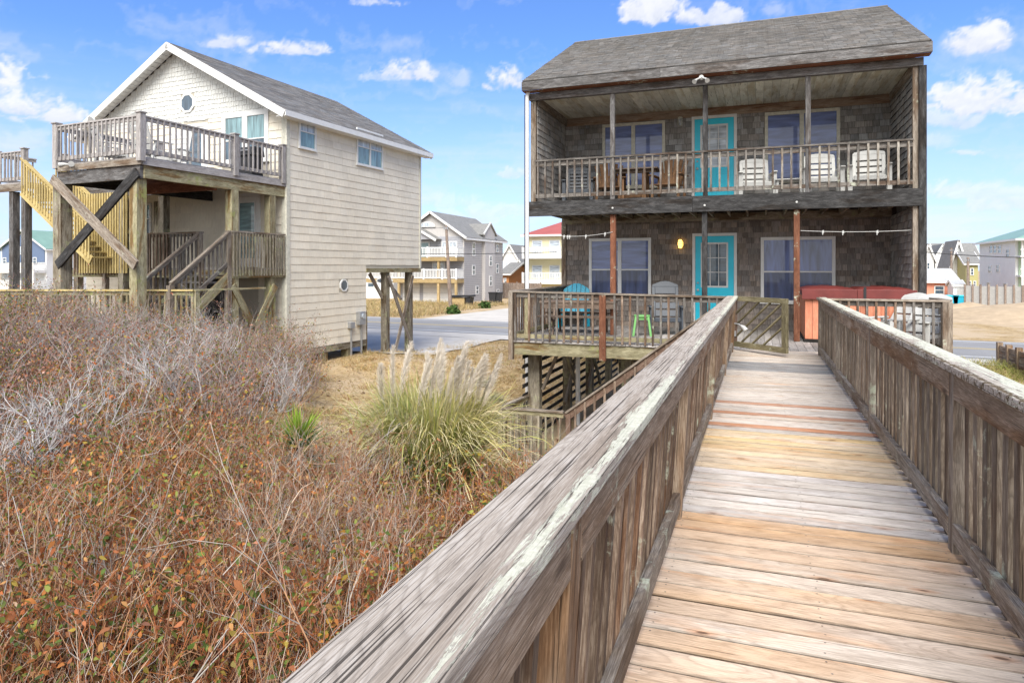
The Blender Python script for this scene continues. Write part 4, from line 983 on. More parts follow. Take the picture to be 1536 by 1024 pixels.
# twin flood lamp on the fascia
fp=ly(108,247,DY-.03); f2=root('flood_light',LM@fp,'white flood lamp on the fascia of the tall upper deck of the beige house','light',LR)
for s in (-1,1): MB().tube([(s*.05,-.02,0),(s*.12,-.10,.0),(s*.22,-.16,-.02)],[.02,.04,.07],10).build('lamp_head',M['plastic_white'],f2,local=True,smooth=True)
MB().tube([(0,.02,0),(0,-.04,0)],.06,10).build('base_plate',M['plastic_white'],f2,local=True)
# deck furniture: two white fan back chairs, a grill
def wchair(px,y,label,rz):
    c=slat_chair('deck_chair',label,'plastic_white',w=.62,sh=.42,bh=.85,ns=5,tilt=.3,crown=.09); p=ly(px,300,y); q=LM@V((p.x,p.y,DZ)); place(c,q,LR+rz); return c
wchair(168,-3.6,'white high backed chair in the left corner of the tall upper deck',R(160)); wchair(258,-2.4,'white high backed chair on the upper deck in front of the dark glass door',R(20)); wchair(228,-3.4,'white high backed chair against the middle of the upper deck rail',R(185))
gq=LM@V((-.75,-.75,DZ)); gr=root('barbecue_grill',gq,'dark covered grill on the upper deck against the beige house wall','grill',LR)
MB().box(-.36,.36,-.22,.22,.0,.62,(1,1,1)).build('cabinet',M['black'],gr,local=True,bevel=.02)
MB().prism([(-.27,0),(.27,0),(.24,.16),(.12,.27),(-.12,.27),(-.24,.16)],V((0,0,.625)),Y,Z,X,-.38,.38).build('lid',M['black'],gr,local=True,bevel=.02)
MB().tube([(-.3,-.30,.76),(.3,-.30,.76)],.015,8).build('handle',M['metal'],gr,local=True)
# ---- lower deck and its stair to the dune walk
ld=root('entry_deck',LM@V((-2,-1,0)),'lower weathered deck with balusters and stair in front of the beige house','deck',LR)
LZ=EYE+.0
m=MB(); m.box(-7.0,-.02,-2.1,-.05,LZ-.04,LZ); LB(m,'deck_boards','deckgrey',ld)
m=MB(); m.bar((-.02,-2.1,LZ-.16),(-.02,-.05,LZ-.16),.05,.22); m.bar((-7,-2.1,LZ-.16),(-.05,-2.1,LZ-.16),.05,.22); LB(m,'rim_beam','moss',ld)
def lrail(a,b,n,z=LZ,h=.98,dz=0,bot=-.2,mat='moss',cap='weathered',par=None,hb=None):
    a=V((*a,z));b=V((*b,z+dz)); d=(b-a); nn=V((d.y,-d.x,0)).normalized(); par=par or ld
    m=MB(); m.bar(a+Z*h,b+Z*h,.11,.04); m.bar(a+Z*(h-.07),b+Z*(h-.07),.04,.08); LB(m,'handrail',cap,par)
    if hb is not None: m=MB(); m.bar(a+Z*hb,b+Z*hb,.04,.09); LB(m,'bottom_rail',mat,par)
    for i in range(n): p=a.lerp(b,(i+.5)/n); m=MB(); m.bar(p+Z*bot+nn*.04,p+Z*(h-.03)+nn*.04,.042,.034,up=nn); LB(m,'baluster',mat,par)
lrail((0,-2.1),(0,-.1),18,bot=-.22,mat='piling'); lrail((-2.3,-2.1),(-1.05,-2.1),9,bot=-.2,mat='shadewood'); lrail((-7.0,-2.1),(-2.3,-2.1),34,bot=-.2,mat='baluster')
lrail((-.02,-2.15),(-.02,-3.95),13,dz=-1.35,bot=.1,mat='shadewood',hb=.15); lrail((-1.1,-2.15),(-1.1,-3.95),13,dz=-1.35,bot=.1,mat='shadewood',hb=.15)
for k in range(8):
    y=-2.25-k*.24; z=LZ-.18-k*.18; m=MB(); m.box(-1.08,-.05,y-.26,y,z-.04,z); LB(m,'tread','shadewood',ld)
for x in (-.03,-1.1): m=MB(); m.bar((x,-2.1,LZ-.2),(x,-4.1,LZ-1.75),.05,.25); LB(m,'stringer','moss',ld)
for x,y in ((-.05,-2.15),(-1.1,-2.15),(-.02,-3.95),(-1.1,-3.95),(-3.2,-2.1),(-5,-2.1),(-6.9,-2.1)):
    z1=LZ+1.0 if y>-3 else LZ-.42; m=MB(); m.bar((x,y,.3),(x,y,z1),.13,.13,up=Y); LB(m,'post','weathered',ld)
m=MB(); m.box(-1.0,-.2,-2.0,-1.9,HB,LZ-.3); 
for k in range(9): pass
for k in range(10): m.box(-2.6,-.3,-1.95,-1.93,HB+.1+k*.17,HB+.24+k*.17)
LB(m,'skirt_boards','darkwood',ld)
# yellow stair
ys_=root('yellow_stair',LM@V((-6.5,-2.85,0)),'new yellow lumber stair running down from the landing of the tall upper deck','stairs',LR)
a=ly(33,238,-2.95); b=ly(137,338,-2.95)
for yy,n in ((-2.95,26),(-1.95,26)):
    A=V((a.x,yy,a.z));Bq=V((b.x,yy,b.z))
    m=MB(); m.bar(A,Bq,.10,.05); m.bar(A-Z*.08,Bq-Z*.08,.04,.10); LB(m,'handrail','yellow',ys_)
    for i in range(n): p=A.lerp(Bq,(i+.5)/n); m=MB(); m.bar(p-Z*.98+Y*-.03,p-Z*.04+Y*-.03,.045,.035,up=Y); LB(m,'baluster','yellow',ys_)
    m=MB(); m.bar(A-Z*1.0,Bq-Z*1.0,.05,.24); LB(m,'stringer','yellow',ys_)
for k in range(13): p=V(a).lerp(V(b),(k+.5)/13); m=MB(); m.box(p.x-.13,p.x+.13,-2.92,-1.98,p.z-1.0,p.z-.96); LB(m,'tread','yellow',ys_)
# yellow screen of upright slats behind the brace
scx=root('slat_screen',LM@V((-4.4,-2.3,3.4)),'screen of upright new yellow slats under the upper deck behind the X brace','screen',LR)
p0=ly(120,292,-2.3); p1=ly(190,400,-2.3)
for i in range(19): x=p0.x+(p1.x-p0.x)*i/18; m=MB(); m.box(x-.025,x+.025,-2.32,-2.28,LZ-.15,p0.z); LB(m,'slat','yellow',scx)
for z in (LZ+.0,p0.z-.2,LZ+1.0): m=MB(); m.box(p0.x-.03,p1.x+.03,-2.275,-2.24,z,z+.09); LB(m,'rail','yellow',scx)
# dune walk rail in front
dw=root('dune_walk_railing',LM@V((-2,-4.2,0)),'yellowish topped baluster railing half sunk in the thicket before the beige house','railing',LR)
p=pd(291,435,16.4); q=pd(-80,440,16.6); A=LI@p; Bq=LI@q
A.z=Bq.z=2.86
m=MB(); m.bar(A,Bq,.13,.04); LB(m,'cap_rail','yellow',dw); m=MB(); m.bar(A-Z*.08,Bq-Z*.08,.04,.09); m.bar(A-Z*.85,Bq-Z*.85,.04,.09); LB(m,'side_board','moss',dw)
for i in range(46): c=A.lerp(Bq,(i+.3)/46); m=MB(); m.bar(c-Z*.95,c-Z*.03,.05,.035,up=Y); LB(m,'baluster','moss',dw)
for t in (0.003,.2,.45,.7): c=A.lerp(Bq,t); m=MB(); m.bar(V((c.x,c.y+.08,.5)),c+Y*.08,.12,.12,up=Y); LB(m,'post','moss',dw)
c2=A+V((.1,2.2,0)); m=MB(); m.bar(A,c2,.13,.04); LB(m,'cap_rail','moss',dw)
# ------------------------------------------------------------------ terrain
def smooth(e0,e1,x): t=np.clip((x-e0)/(e1-e0),0,1); return t*t*(3-2*t)
def wig(x,y):
    return (np.sin(x*1.1+y*.7)+np.sin(x*.53-y*1.3+1.7)+np.sin(x*2.3+y*1.9+.4)*.5)/2.5
def gh(x,y):
    x=np.asarray(x,float); y=np.asarray(y,float)
    b=np.interp(y,[-40,-6,2,6,9,12,14,20,27,30,60],[1.6,1.25,1.12,.95,.6,.05,-.08,.02,.03,.02,.02])
    b=b+1.12*np.exp(-((x+13)/5.2)**2-((y-8.7)/4.4)**2)
    b=b+.42*smooth(-9.5,-12.5,x)*smooth(11,15,y)*smooth(24,20,y)
    b=b-.42*smooth(-9,-5.6,x)*smooth(10.4,13.2,y)*smooth(28,23.5,y)
    b=b-.32*smooth(-7.5,-5,x)*smooth(.5,-1,x)*smooth(8.3,11,y)*smooth(16,14,y)
    b=b-.5*smooth(1.2,5,x)*smooth(12,2,y)
    near=smooth(31,26,y-.115*0)*1.0
    return b+.05*wig(x,y)*near
def grid(name,xs,ys,zf,mat,kind='structure'):
    xx,yy=np.meshgrid(xs,ys); zz=zf(xx,yy); n,mm=xx.shape
    me=bpy.data.meshes.new(name); v=np.stack([xx,yy,zz],-1).reshape(-1,3)
    i=np.arange(n*mm).reshape(n,mm); f=np.stack([i[:-1,:-1],i[:-1,1:],i[1:,1:],i[1:,:-1]],-1).reshape(-1,4)
    me.from_pydata(v.tolist(),[],f.tolist()); me.polygons.foreach_set('use_smooth',np.ones(len(f),bool)); me.materials.append(mat)
    o=bpy.data.objects.new(name,me); COL.objects.link(o); return tag(o,kind=kind)
m,nt,b=newmat('sand_and_dry_turf'); ob=objco(nt)
sx=nd(nt,'ShaderNodeSeparateXYZ'); lk(nt,ob,sx.inputs[0])
n1=noise(nt,ob,.35,6,.62); n2=noise(nt,ob,7,6,.7); n3=noise(nt,ob,45,4,.7)
sand=ramp(nt,n3,[(.3,(.42,.31,.195)),(.7,(.60,.475,.32))])
n4=noise(nt,ob,1.9,5,.65)
turf=mix(nt,1.0,ramp(nt,n2,[(.3,(.26,.17,.08)),(.5,(.43,.31,.16)),(.7,(.55,.43,.26))]),ramp(nt,n4,[(.3,(.62,.58,.5)),(.5,(1,1,1)),(.7,(1.2,1.18,1.12))]),'MULTIPLY')
c=mix(nt,ramp(nt,n1,[(.42,(0,0,0)),(.56,(1,1,1))]),sand,turf)
scrub=ramp(nt,n2,[(.3,(.06,.034,.02)),(.55,(.15,.085,.05)),(.75,(.32,.21,.12))])
fr=ramp(nt,math_(nt,'DIVIDE',math_(nt,'SUBTRACT',sx.outputs[1],3.0),20.0),[(.15,(1,1,1)),(.36,(0,0,0))])
c=mix(nt,fr,c,scrub)
lk(nt,c,b.inputs['Base Color']); b.inputs['Roughness'].default_value=.95; b.inputs['Specular IOR Level'].default_value=.1
bump(nt,b,math_(nt,'ADD',n2,math_(nt,'MULTIPLY',n3,.4)),.7,.05)
M['ground']=m
xs=np.concatenate([[-900,-500,-250,-140,-90,-60,-45,-36],np.arange(-30,8.01,.4),[10,13,17,22,30,40,60,90,150,300,600,900]])
ys=np.concatenate([[-60,-30,-15,-9],np.arange(-6,31.01,.4),[34,38,44,52,65,85,120,200,400,900]])
grid('ground',xs,ys,gh,M['ground'])
# road, lines, walk, drives: sheets laid over the flat ground, turned a little like the street in the photo
RD=R(-6.4); rdx=V((math.cos(RD),math.sin(RD),0)); rdy=V((-math.sin(RD),math.cos(RD),0)); RC=V((0,33.75,0))
m,nt,b=newmat('asphalt'); ob=objco(nt); n=noise(nt,ob,30,5,.7); n2=noise(nt,ob,.5,4,.6)
c=mix(nt,1.0,ramp(nt,n,[(.3,(.225,.218,.207)),(.7,(.31,.302,.288))]),ramp(nt,n2,[(.3,(.85,.85,.85)),(.7,(1.1,1.1,1.1))]),'MULTIPLY'); lk(nt,c,b.inputs['Base Color']); b.inputs['Roughness'].default_value=.85
M['asphalt']=m
M['concrete']=plain('pale_concrete',(.58,.54,.475),.9,var=.16,scale=.8,spec=.2)
M['linewhite']=plain('road_line_white',(.72,.72,.70),.8,var=.15,scale=20); M['lineyellow']=plain('road_line_yellow',(.62,.47,.20),.8,var=.15,scale=20)
def strip(name,a0,a1,b0,b1,z,mat,O=RC,ux=rdx,uy=rdy,n=24,th=.0,gap=None):
    mb=MB()
    for i in range(n):
        p=a0+(a1-a0)*i/n; q=a0+(a1-a0)*(i+1)/n
        mb.face([O+ux*p+uy*b0+Z*z,O+ux*q+uy*b0+Z*z,O+ux*q+uy*b1+Z*z,O+ux*p+uy*b1+Z*z],[(p,b0),(q,b0),(q,b1),(p,b1)])
    return tag(mb.build(name,M[mat]),kind='structure')
strip('road',-160,160,-3.7,3.7,.075,'asphalt')
strip('road_edge_line',-160,160,-3.15,-3.0,.080,'linewhite'); strip('road_edge_line',-160,160,3.0,3.15,.080,'linewhite')
strip('road_centre_line',-160,160,-.22,-.09,.080,'lineyellow'); strip('road_centre_line',-160,160,.09,.22,.080,'lineyellow')
strip('pavement',-60,60,-5.5,-3.71,.074,'concrete')
def patch(name,O,ux,uy,a0,a1,b0,b1,lift,mat,na=16,nb=20):
    mb=MB()
    def P(i,j): p=O+ux*(a0+(a1-a0)*i/na)+uy*(b0+(b1-b0)*j/nb); return V((p.x,p.y,float(gh(p.x,p.y))+lift))
    for i in range(na):
        for j in range(nb): mb.face([P(i,j),P(i+1,j),P(i+1,j+1),P(i,j+1)])
    return tag(mb.build(name,M[mat]),kind='structure')
# side street, drives
strip('side_street',-21.5,-13.5,3.7,75,.070,'concrete')
patch('driveway',LP,LM.to_3x3()@X,LM.to_3x3()@Y,-8.6,.9,CUT+.25,14.2,.045,'concrete',24,60)
strip('driveway',-5.4,1.0,-8.8,-3.72,.066,'concrete')
patch('house_slab',V((0,0,0)),X,Y,-3.6,2.8,14.0,24.2,.06,'concrete')
patch('stair_pad',V((0,0,0)),X,Y,-4.75,-2.9,12.66,13.95,.06,'concrete',8,8)
# sand heaps across the road
M['sand']=plain('heaped_sand',(.50,.385,.255),.95,var=.18,scale=1.4,spec=.1,bs=.4)
def heap(px,py,v,w,hh,label):
    p=pv(px,py,v); r=MB(); n=26
    def h(i,j):
        x=(i/n-.5)*2; y=(j/n-.5)*2; d=math.hypot(x,y); e=max(0,1-d)**1.15
        return e*hh*(1+.25*math.sin(x*5+y*3+px)*(1-e))+.06*math.sin(x*13+px)*math.sin(y*11)*min(1,e*4)
    for i in range(n):
        for j in range(n):
            q=[V((((i+a)/n-.5)*2*w,((j+c)/n-.5)*1.6*w,h(i+a,j+c)-.06)) for a,c in ((0,0),(1,0),(1,1),(0,1))]
            r.face(q,None)
    rt=r; o=rt.build('sand_heap',M['sand'],None,smooth=True); o.location=(p.x,v,.03); return tag(o,label,'sand heap')
heap(1452,450,56,5.2,1.05,'smaller pale sand heap across the road beside the pink cottage'); heap(1550,450,54,9.0,1.25,'broad pale sand heap across the road in front of the white fence')
# ------------------------------------------------------------------ background houses
M['grey_siding']=shingle('grey_lap_siding',(.50,.48,.46),.1,.15,.12,10); M['grey_siding_shade']=shingle('shaded_grey_siding',(.36,.365,.39),.1,.15,.12,10)  # second grey is a darker copy: the front wall's shade put into colour
M['green_roof']=plain('green_metal_roof',(.24,.38,.30),.45,var=.12,scale=1); M['red_roof']=plain('red_metal_roof',(.40,.11,.085),.5,var=.1,scale=1); M['far_grey_roof']=plain('grey_shingle_roof',(.24,.235,.22),.9,var=.2,scale=3)
M['yellow_wall']=plain('pale_yellow_siding',(.72,.66,.42),.8,var=.05,scale=1); M['white_wall']=plain('white_lap_siding',(.72,.73,.72),.8,var=.06,scale=1); M['blue_wall']=plain('slate_blue_siding',(.12,.17,.27),.8,var=.06); M['pink_wall']=plain('salmon_pink_siding',(.72,.30,.20),.8,var=.06); M['green_wall']=plain('sage_green_siding',(.35,.45,.32),.8,var=.06); M['olive_wall']=plain('olive_yellow_siding',(.46,.42,.18),.8,var=.06); M['tan_wood']=wood('treated_beam_wood',(.25,.17,.08),(.40,.29,.14),(.5,.38,.2),20,4,0); M['fence_wood']=wood('brown_fence_wood',(.12,.09,.07),(.24,.185,.15),(.34,.28,.24),20,9,0); M['orange_wall']=plain('orange_brown_siding',(.5,.22,.08),.8,var=.1)
def gable_house(r,x0,x1,y0,y1,z0,ze,zr,wall,roof,axis='y',oh=.4,trim='white'):
    """walls with gable ends, pitched roof with trim; the ridge runs along axis"""
    m=MB(); m.box(x0,x1,y0,y1,z0,ze,(1,1,1))
    if axis=='y':
        xm=(x0+x1)/2
        m.prism([(x0,ze),(x1,ze),(xm,zr-.05)],V((0,0,0)),X,Z,Y,y0,y1)
    else:
        ym=(y0+y1)/2; m.prism([(y0,ze),(y1,ze),(ym,zr-.05)],V((0,0,0)),Y,Z,X,x0,x1)
    m.build('wall',M[wall],r)
    for s in (-1,1):
        m=MB(); f=MB()
        if axis=='y':
            xe=(x1 if s>0 else x0)+s*oh; k=(zr-ze)/((x1-x0)/2); a=V((xe,y0-oh,ze-oh*k+.08)); b=V((xm,y0-oh,zr+.08)); L=y1-y0+2*oh; U=Y
        else:
            ye=(y1 if s>0 else y0)+s*oh; k=(zr-ze)/((y1-y0)/2); a=V((x0-oh,ye,ze-oh*k+.08)); b=V((x0-oh,ym,zr+.08)); L=x1-x0+2*oh; U=X
        W=b-a; l=W.length; W.normalize(); N=U.cross(W); N=N if N.z>0 else -N
        m.obox(a,U,W,N,0,L,0,l,0,.08,(1,1,1)); ro=m.build('roof',M[roof],r)
        f.bar(a-Z*.08,a+U*L-Z*.08,.06,.20,tint=(1,1,1)); f.bar(a-U*.04+Z*-.03,b-U*.04-Z*.03,.06,.22,tint=(1,1,1)); f.bar(a+U*(L+.04)-Z*.03,b+U*(L+.04)-Z*.03,.06,.22,tint=(1,1,1)); f.build('trim',M[trim],ro)
def fwin(r,x0,x1,z0,z1,y,n=1,pane='pane_teal',frame='white',muntin=True):
    f=MB(); t=.09; N=NF; O=V((x0,y,0)); w=x1-x0
    f.obox(O,X,Z,N,0,w,z1-t,z1,0,.06,(1,1,1)); f.obox(O,X,Z,N,0,w,z0,z0+t,0,.06,(1,1,1))
    for i in range(n+1): c=w*i/n; c=min(max(c,t/2),w-t/2); f.obox(O,X,Z,N,c-t/2,c+t/2,z0+t,z1-t,0,.058,(1,1,1))
    if muntin: f.obox(O,X,Z,N,t,w-t,(z0+z1)/2-.03,(z0+z1)/2+.03,0,.05,(1,1,1))
    o=f.build('window',M[frame],r); MB().obox(O,X,Z,N,t/2,w-t/2,z0+t,z1-t,.003,.03,(1,1,1)).build('pane',M[pane],o)
def swin(r,y0,y1,z0,z1,x,s=1,pane='pane_dark',frame='white'):
    f=MB(); t=.09; N=X*s; O=V((x,y0,0)); w=y1-y0
    f.obox(O,Y,Z,N,0,w,z1-t,z1,0,.06,(1,1,1)); f.obox(O,Y,Z,N,0,w,z0,z0+t,0,.06,(1,1,1)); f.obox(O,Y,Z,N,0,t,z0+t,z1-t,0,.058,(1,1,1)); f.obox(O,Y,Z,N,w-t,w,z0+t,z1-t,0,.058,(1,1,1)); f.obox(O,Y,Z,N,t,w-t,(z0+z1)/2-.05,(z0+z1)/2+.05,0,.05,(1,1,1))
    o=f.build('window',M[frame],r); MB().obox(O,Y,Z,N,t,w-t,z0+t,z1-t,.003,.03,(1,1,1)).build('pane',M[pane],o)
def balcony(r,x0,x1,y0,y1,z,rail='white',beamm='tan_wood',h=.95,posts=True,step=.16):
    m=MB(); m.box(x0,x1,y0,y1,z-.38,z); m.build('balcony_floor',M[beamm],r)
    f=MB(); f.box(x0,x1,y0,y0+.06,z+h-.09,z+h,(1,1,1)); f.box(x0,x1,y0,y0+.06,z+.06,z+.15,(1,1,1))
    k=x0
    while k<x1: f.box(k,k+.07,y0+.01,y0+.05,z+.15,z+h-.09,(1,1,1)); k+=step
    for q in range(int((x1-x0)/2)+2): c=min(x0+q*2.0,x1-.16); f.box(c,c+.16,y0-.02,y0+.10,z-.05,z+h+.06,(1,1,1))
    for xx in (x0,x1-.05):
        f.box(xx,xx+.05,y0+.1,y1,z+h-.09,z+h,(1,1,1)); f.box(xx,xx+.05,y0+.1,y1,z+.06,z+.15,(1,1,1)); k=y0+.2
        while k<y1: f.box(xx+.005,xx+.045,k,k+.07,z+.15,z+h-.09,(1,1,1)); k+=step
    f.build('balcony_railing',M[rail],r)
# grey three storey house across the road
gx1=-26.9; gx0=-33.9; gy0,gy1=60,70.5; ge,grz=6.5,8.85
gh_=root('grey_house',((gx0+gx1)/2,gy0,0),'grey three storey beach house with white balcony rails and garage across the road','house')
gable_house(gh_,gx0,gx1,gy0,gy1,0,ge,grz,'grey_siding','far_grey_roof')
m=MB(); m.box(gx0+.02,gx1-.16,gy0-.05,gy0-.003,0,ge); m.build('front_siding',M['grey_siding_shade'],gh_)
m=MB(); 
for k in range(36): m.box(gx1,gx1+.02,gy0,gy1,k*.18,k*.18+.02,(.6,.6,.6))
for k in range(int(ge/.18)): m.box(gx0+.1,gx1-.2,gy0-.062,gy0-.052,k*.18,k*.18+.02,(.6,.6,.6))
m.build('siding_laps',M['grey_siding_shade'],gh_)
m=MB(); xa=gx0+1.2; 
# small front gable over the balcony door
m.prism([(gx0+.1,6.2),(gx0+4.2,6.2),(gx0+2.15,7.35)],V((0,0,0)),X,Z,Y,gy0-1.0,gy0-.06); m.build('porch_gable',M['grey_siding_shade'],gh_)
for s in (-1,1):
    a=V((gx0+2.15+s*2.4,gy0-1.2,6.08)); b=V((gx0+2.15,gy0-1.2,7.42)); m=MB(); m.bar(a,b,.1,.22,tint=(1,1,1)); m.build('trim',M['white'],gh_)
    W=(b-a); l=W.length; W.normalize(); N=Y.cross(W); N=N if N.z>0 else -N; MB().obox(a,Y,W,N,0,1.6,0,l,.08,.15,(1,1,1)).build('roof',M['far_grey_roof'],gh_)
m=MB(); m.prism([(math.cos(k*math.pi/10)*.95,math.sin(k*math.pi/10)*.55) for k in range(11)],V((gx0+3.0,gy0-.06,7.45)),X,Z,NF,0,.08,(1,1,1)); fo=m.build('arched_window',M['white'],gh_); MB().prism([(math.cos(k*math.pi/10)*.75,.06+math.sin(k*math.pi/10)*.38) for k in range(11)],V((gx0+3.0,gy0-.06,7.45)),X,Z,NF,.082,.09).build('pane',M['pane_light'],fo)
fwin(gh_,gx0+1.3,gx0+3.3,4.35,6.0,gy0-.052,2,'pane_teal',muntin=False); fwin(gh_,gx0+4.6,gx0+6.3,4.6,6.0,gy0-.052,2,'pane_light',muntin=False); fwin(gh_,gx0+3.6,gx0+5.0,2.35,4.0,gy0-.052,2,'pane_light',muntin=False)
balcony(gh_,gx0-.2,gx1+.02,gy0-1.7,gy0-.07,4.45); balcony(gh_,gx0-4.6,gx1+.02,gy0-1.7,gy0-.07,2.35)
for x in (gx0-4.5,gx0+.6,gx0+4.9,gx1-.25):
    MB().box(x,x+.22,gy0-1.66,gy0-1.44,0,1.96).build('balcony_post',M['tan_wood'],gh_)
for x in (gx0+.6,gx0+4.9): MB().box(x,x+.22,gy0-1.62,gy0-1.40,2.36,4.06).build('balcony_post',M['tan_wood'],gh_)
for x0,x1 in ((gx0+.3,gx0+2.2),(gx0+2.6,gx0+6.4)):
    d=MB(); 
    for k in range(4): d.box(x0,x1,gy0-.09,gy0-.055,.05+k*.46,.05+k*.46+.44,(1,1,1))
    d.build('garage_door',M['white'],gh_)
m=MB(); m.box(gx1,gx1+.35,gy0+4.5,gy0+7.2,0,7.0,(1.02,1.02,1.02)); m.prism([(gy0+4.5,7.0),(gy0+7.2,7.0),(gy0+5.85,7.92)],V((gx1+.0,0,0)),Y,Z,X,0,.35); m.build('side_bay',M['grey_siding'],gh_)
for s in (-1,1):
    a=V((gx1+.5,gy0+5.85+s*1.75,6.82)); b=V((gx1+.5,gy0+5.85,8.06)); W=b-a; l=W.length; W.normalize(); U=V((-1,0,0)); N=U.cross(W); N=N if N.z>0 else -N
    MB().obox(a,U,W,N,0,2.6,0,l,-.06,.02,(1,1,1)).build('roof',M['far_grey_roof'],gh_)
for s in (-1,1): m=MB(); m.bar(V((gx1+.42,gy0+5.85+s*1.85,6.85)),V((gx1+.42,gy0+5.85,8.1)),.1,.2,tint=(1,1,1)); m.build('trim',M['white'],gh_)
for y0,z0,z1,x in ((gy0+1.9,4.6,6.0,gx1),(gy0+1.9,2.7,3.7,gx1),(gy0+2.8,.75,1.6,gx1),(gy0+5.6,3.6,4.7,gx1+.352),(gy0+5.6,1.5,2.6,gx1+.352),(gy0+8.4,5.1,6.0,gx1),(gy0+8.4,2.8,3.9,gx1),(gy0+8.6,.5,1.1,gx1)):
    swin(gh_,y0,y0+.75,z0,z1,x)
# oval sign (unreadable at this distance) on the balcony beam
sg=root('oval_sign',(gx0-.8,gy0-1.76,2.2),'dark green oval sign with pale border fixed to the balcony beam of the grey house','sign')
MB().prism([(math.cos(k*math.pi/12)*.95,math.sin(k*math.pi/12)*.30) for k in range(24)],V((gx0-.8,gy0-1.72,2.16)),X,Z,NF,0,.05).build('border',M['plastic_white'],sg); MB().prism([(math.cos(k*math.pi/12)*.82,math.sin(k*math.pi/12)*.22) for k in range(24)],V((gx0-.8,gy0-1.72,2.16)),X,Z,NF,.052,.07,(1,1,1)).build('panel',M['plastic_grey'],sg)
# bins and trailer-like covered box by the grey house
def bin_(p,label):
    r=root('rubbish_bin',p,label,'bin',0,'wheeled bins at the grey house'); MB().prism([(-.28,.1),(.28,.1),(.36,1.0),(-.36,1.0)],V((0,0,0)),X,Z,Y,-.32,.32).build('body',M['black'],r,local=True,bevel=.02); MB().box(-.38,.38,-.38,.38,1.0,1.1,(1,1,1)).build('lid',M['black'],r,local=True,bevel=.02)
    for x in (-.3,.3): MB().tube([(x-.05,.3,.12),(x+.05,.3,.12)],.12,10).build('wheel',M['black'],r,local=True)
    return r
p=pz(740,455.5,.03); bin_((p.x,p.y,.03),'black wheeled bin at the fence corner of the grey house, left of the pair'); p=pz(747,455.5,.03); bin_((p.x,p.y,.03),'black wheeled bin nearest the brown fence, right of the pair')
p=pz(693,459,.03); r=root('utility_cart',(p.x,p.y,.03),'black lidded cart standing in dry grass in front of the grey house','cart'); MB().prism([(-1.0,.75),(1.1,.85),(1.1,1.0),(-1.0,.95)],V((0,0,0)),X,Z,Y,-.5,.5).build('lid',M['black'],r,local=True); MB().prism([(.5,0),(.85,0),(1.0,.8),(.55,.8)],V((0,0,0)),X,Z,Y,-.4,.4).build('leg',M['black'],r,local=True); MB().box(-.9,.4,-.4,.4,.12,.75).build('body',M['tan_wood'],r,local=True)
# white house behind the carport
p0=pv(470,440,66); p1=pv(590,440,66)
wh=root('white_house',((p0.x+p1.x)/2,66,0),'low white house seen through the carport of the beige house','house'); gable_house(wh,p0.x,p1.x,66,75,0,3.1,4.8,'white_wall','far_grey_roof','x')
for k in range(4): x=p0.x+1+k*2.1; fwin(wh,x,x+.9,1.2,2.2,66,1,'pane_dark')
# yellow house with red hip roof
q0=pv(790,440,78); q1=pv(900,440,78)
yh=root('yellow_house',((q0.x+q1.x)/2,78,0),'pale yellow beach house with red hip roof and white balconies across the road','house')
m=MB(); m.box(q0.x,q1.x,78,88,0,7.4,(1,1,1)); m.build('wall',M['yellow_wall'],yh)
m=MB(); e=.6; A=[V((q0.x-e,78-e,7.4)),V((q1.x+e,78-e,7.4)),V((q1.x+e,88+e,7.4)),V((q0.x-e,88+e,7.4))]; T=[V((q0.x+3.5,83,9.4)),V((q1.x-3.5,83,9.4))]
m.face([A[0],A[1],T[1],T[0]]); m.face([A[1],A[2],T[1]]); m.face([A[2],A[3],T[0],T[1]]); m.face([A[3],A[0],T[0]]); m.face([a for a in A[::-1]]); ro=m.build('roof',M['red_roof'],yh)
m=MB(); m.box(q0.x-e,q1.x+e,78-e-.05,78-e,7.2,7.42,(1,1,1)); m.build('trim',M['white'],ro)
for z in (4.9,1.9): 
    balcony(yh,q0.x,q1.x,76.2,77.95,z,beamm='white',step=.2)
    for k in range(4): x=q0.x+.7+k*2.2; fwin(yh,x,x+1.3,z+.3,z+1.85,77.99,1,'pane_light')
# low cottages behind
def cottage(px0,px1,v,dep,ze,zr,wall,roof,label,axis='x',cat='house',win=2,name='cottage'):
    a=pv(px0,440,v).x; b=pv(px1,440,v).x; r=root(name,((a+b)/2,v,0),label,cat); gable_house(r,a,b,v,v+dep,0,ze,zr,wall,roof,axis)
    for k in range(win): x=a+(b-a)*(k+.3)/win; fwin(r,x,x+(b-a)/win*.4,ze*.45,ze*.8,v,1,'pane_light')
    return r
cottage(766,792,92,10,2.4,4.6,'white_wall','far_grey_roof','low white cottage with grey green roof behind the brown fence',axis='y')
cottage(752,763,80,9,2.7,4.0,'orange_wall','far_grey_roof','narrow orange brown house between the grey house and the white cottage',win=1)
cottage(755,775,110,10,5.4,7.4,'white_wall','far_grey_roof','distant grey roofed house rising behind the orange brown house',axis='y')
cottage(774,800,125,12,3.8,5.2,'white_wall','far_grey_roof','distant long grey roofed house behind the white cottage',axis='x')
# brown fence beyond the side street
fr_=root('board_fence',(pv(770,430,72).x,72,0),'brown board fence beside the grey house across the road','fence'); a=pv(741,430,72).x; b=pv(800,430,66).x
x=a; i=0
m=MB()
while x<b: m.box(x,x+.145,72-(x-a)*.5,72-(x-a)*.5+.03,.05,1.75+random.uniform(-.02,.02)); x+=.15
m.build('boards',M['fence_wood'],fr_)
for k in range(5): x=a+(b-a)*k/4.1; MB().box(x,x+.12,72-(x-a)*.5+.04,72-(x-a)*.5+.15,0,1.9).build('post',M['fence_wood'],fr_)
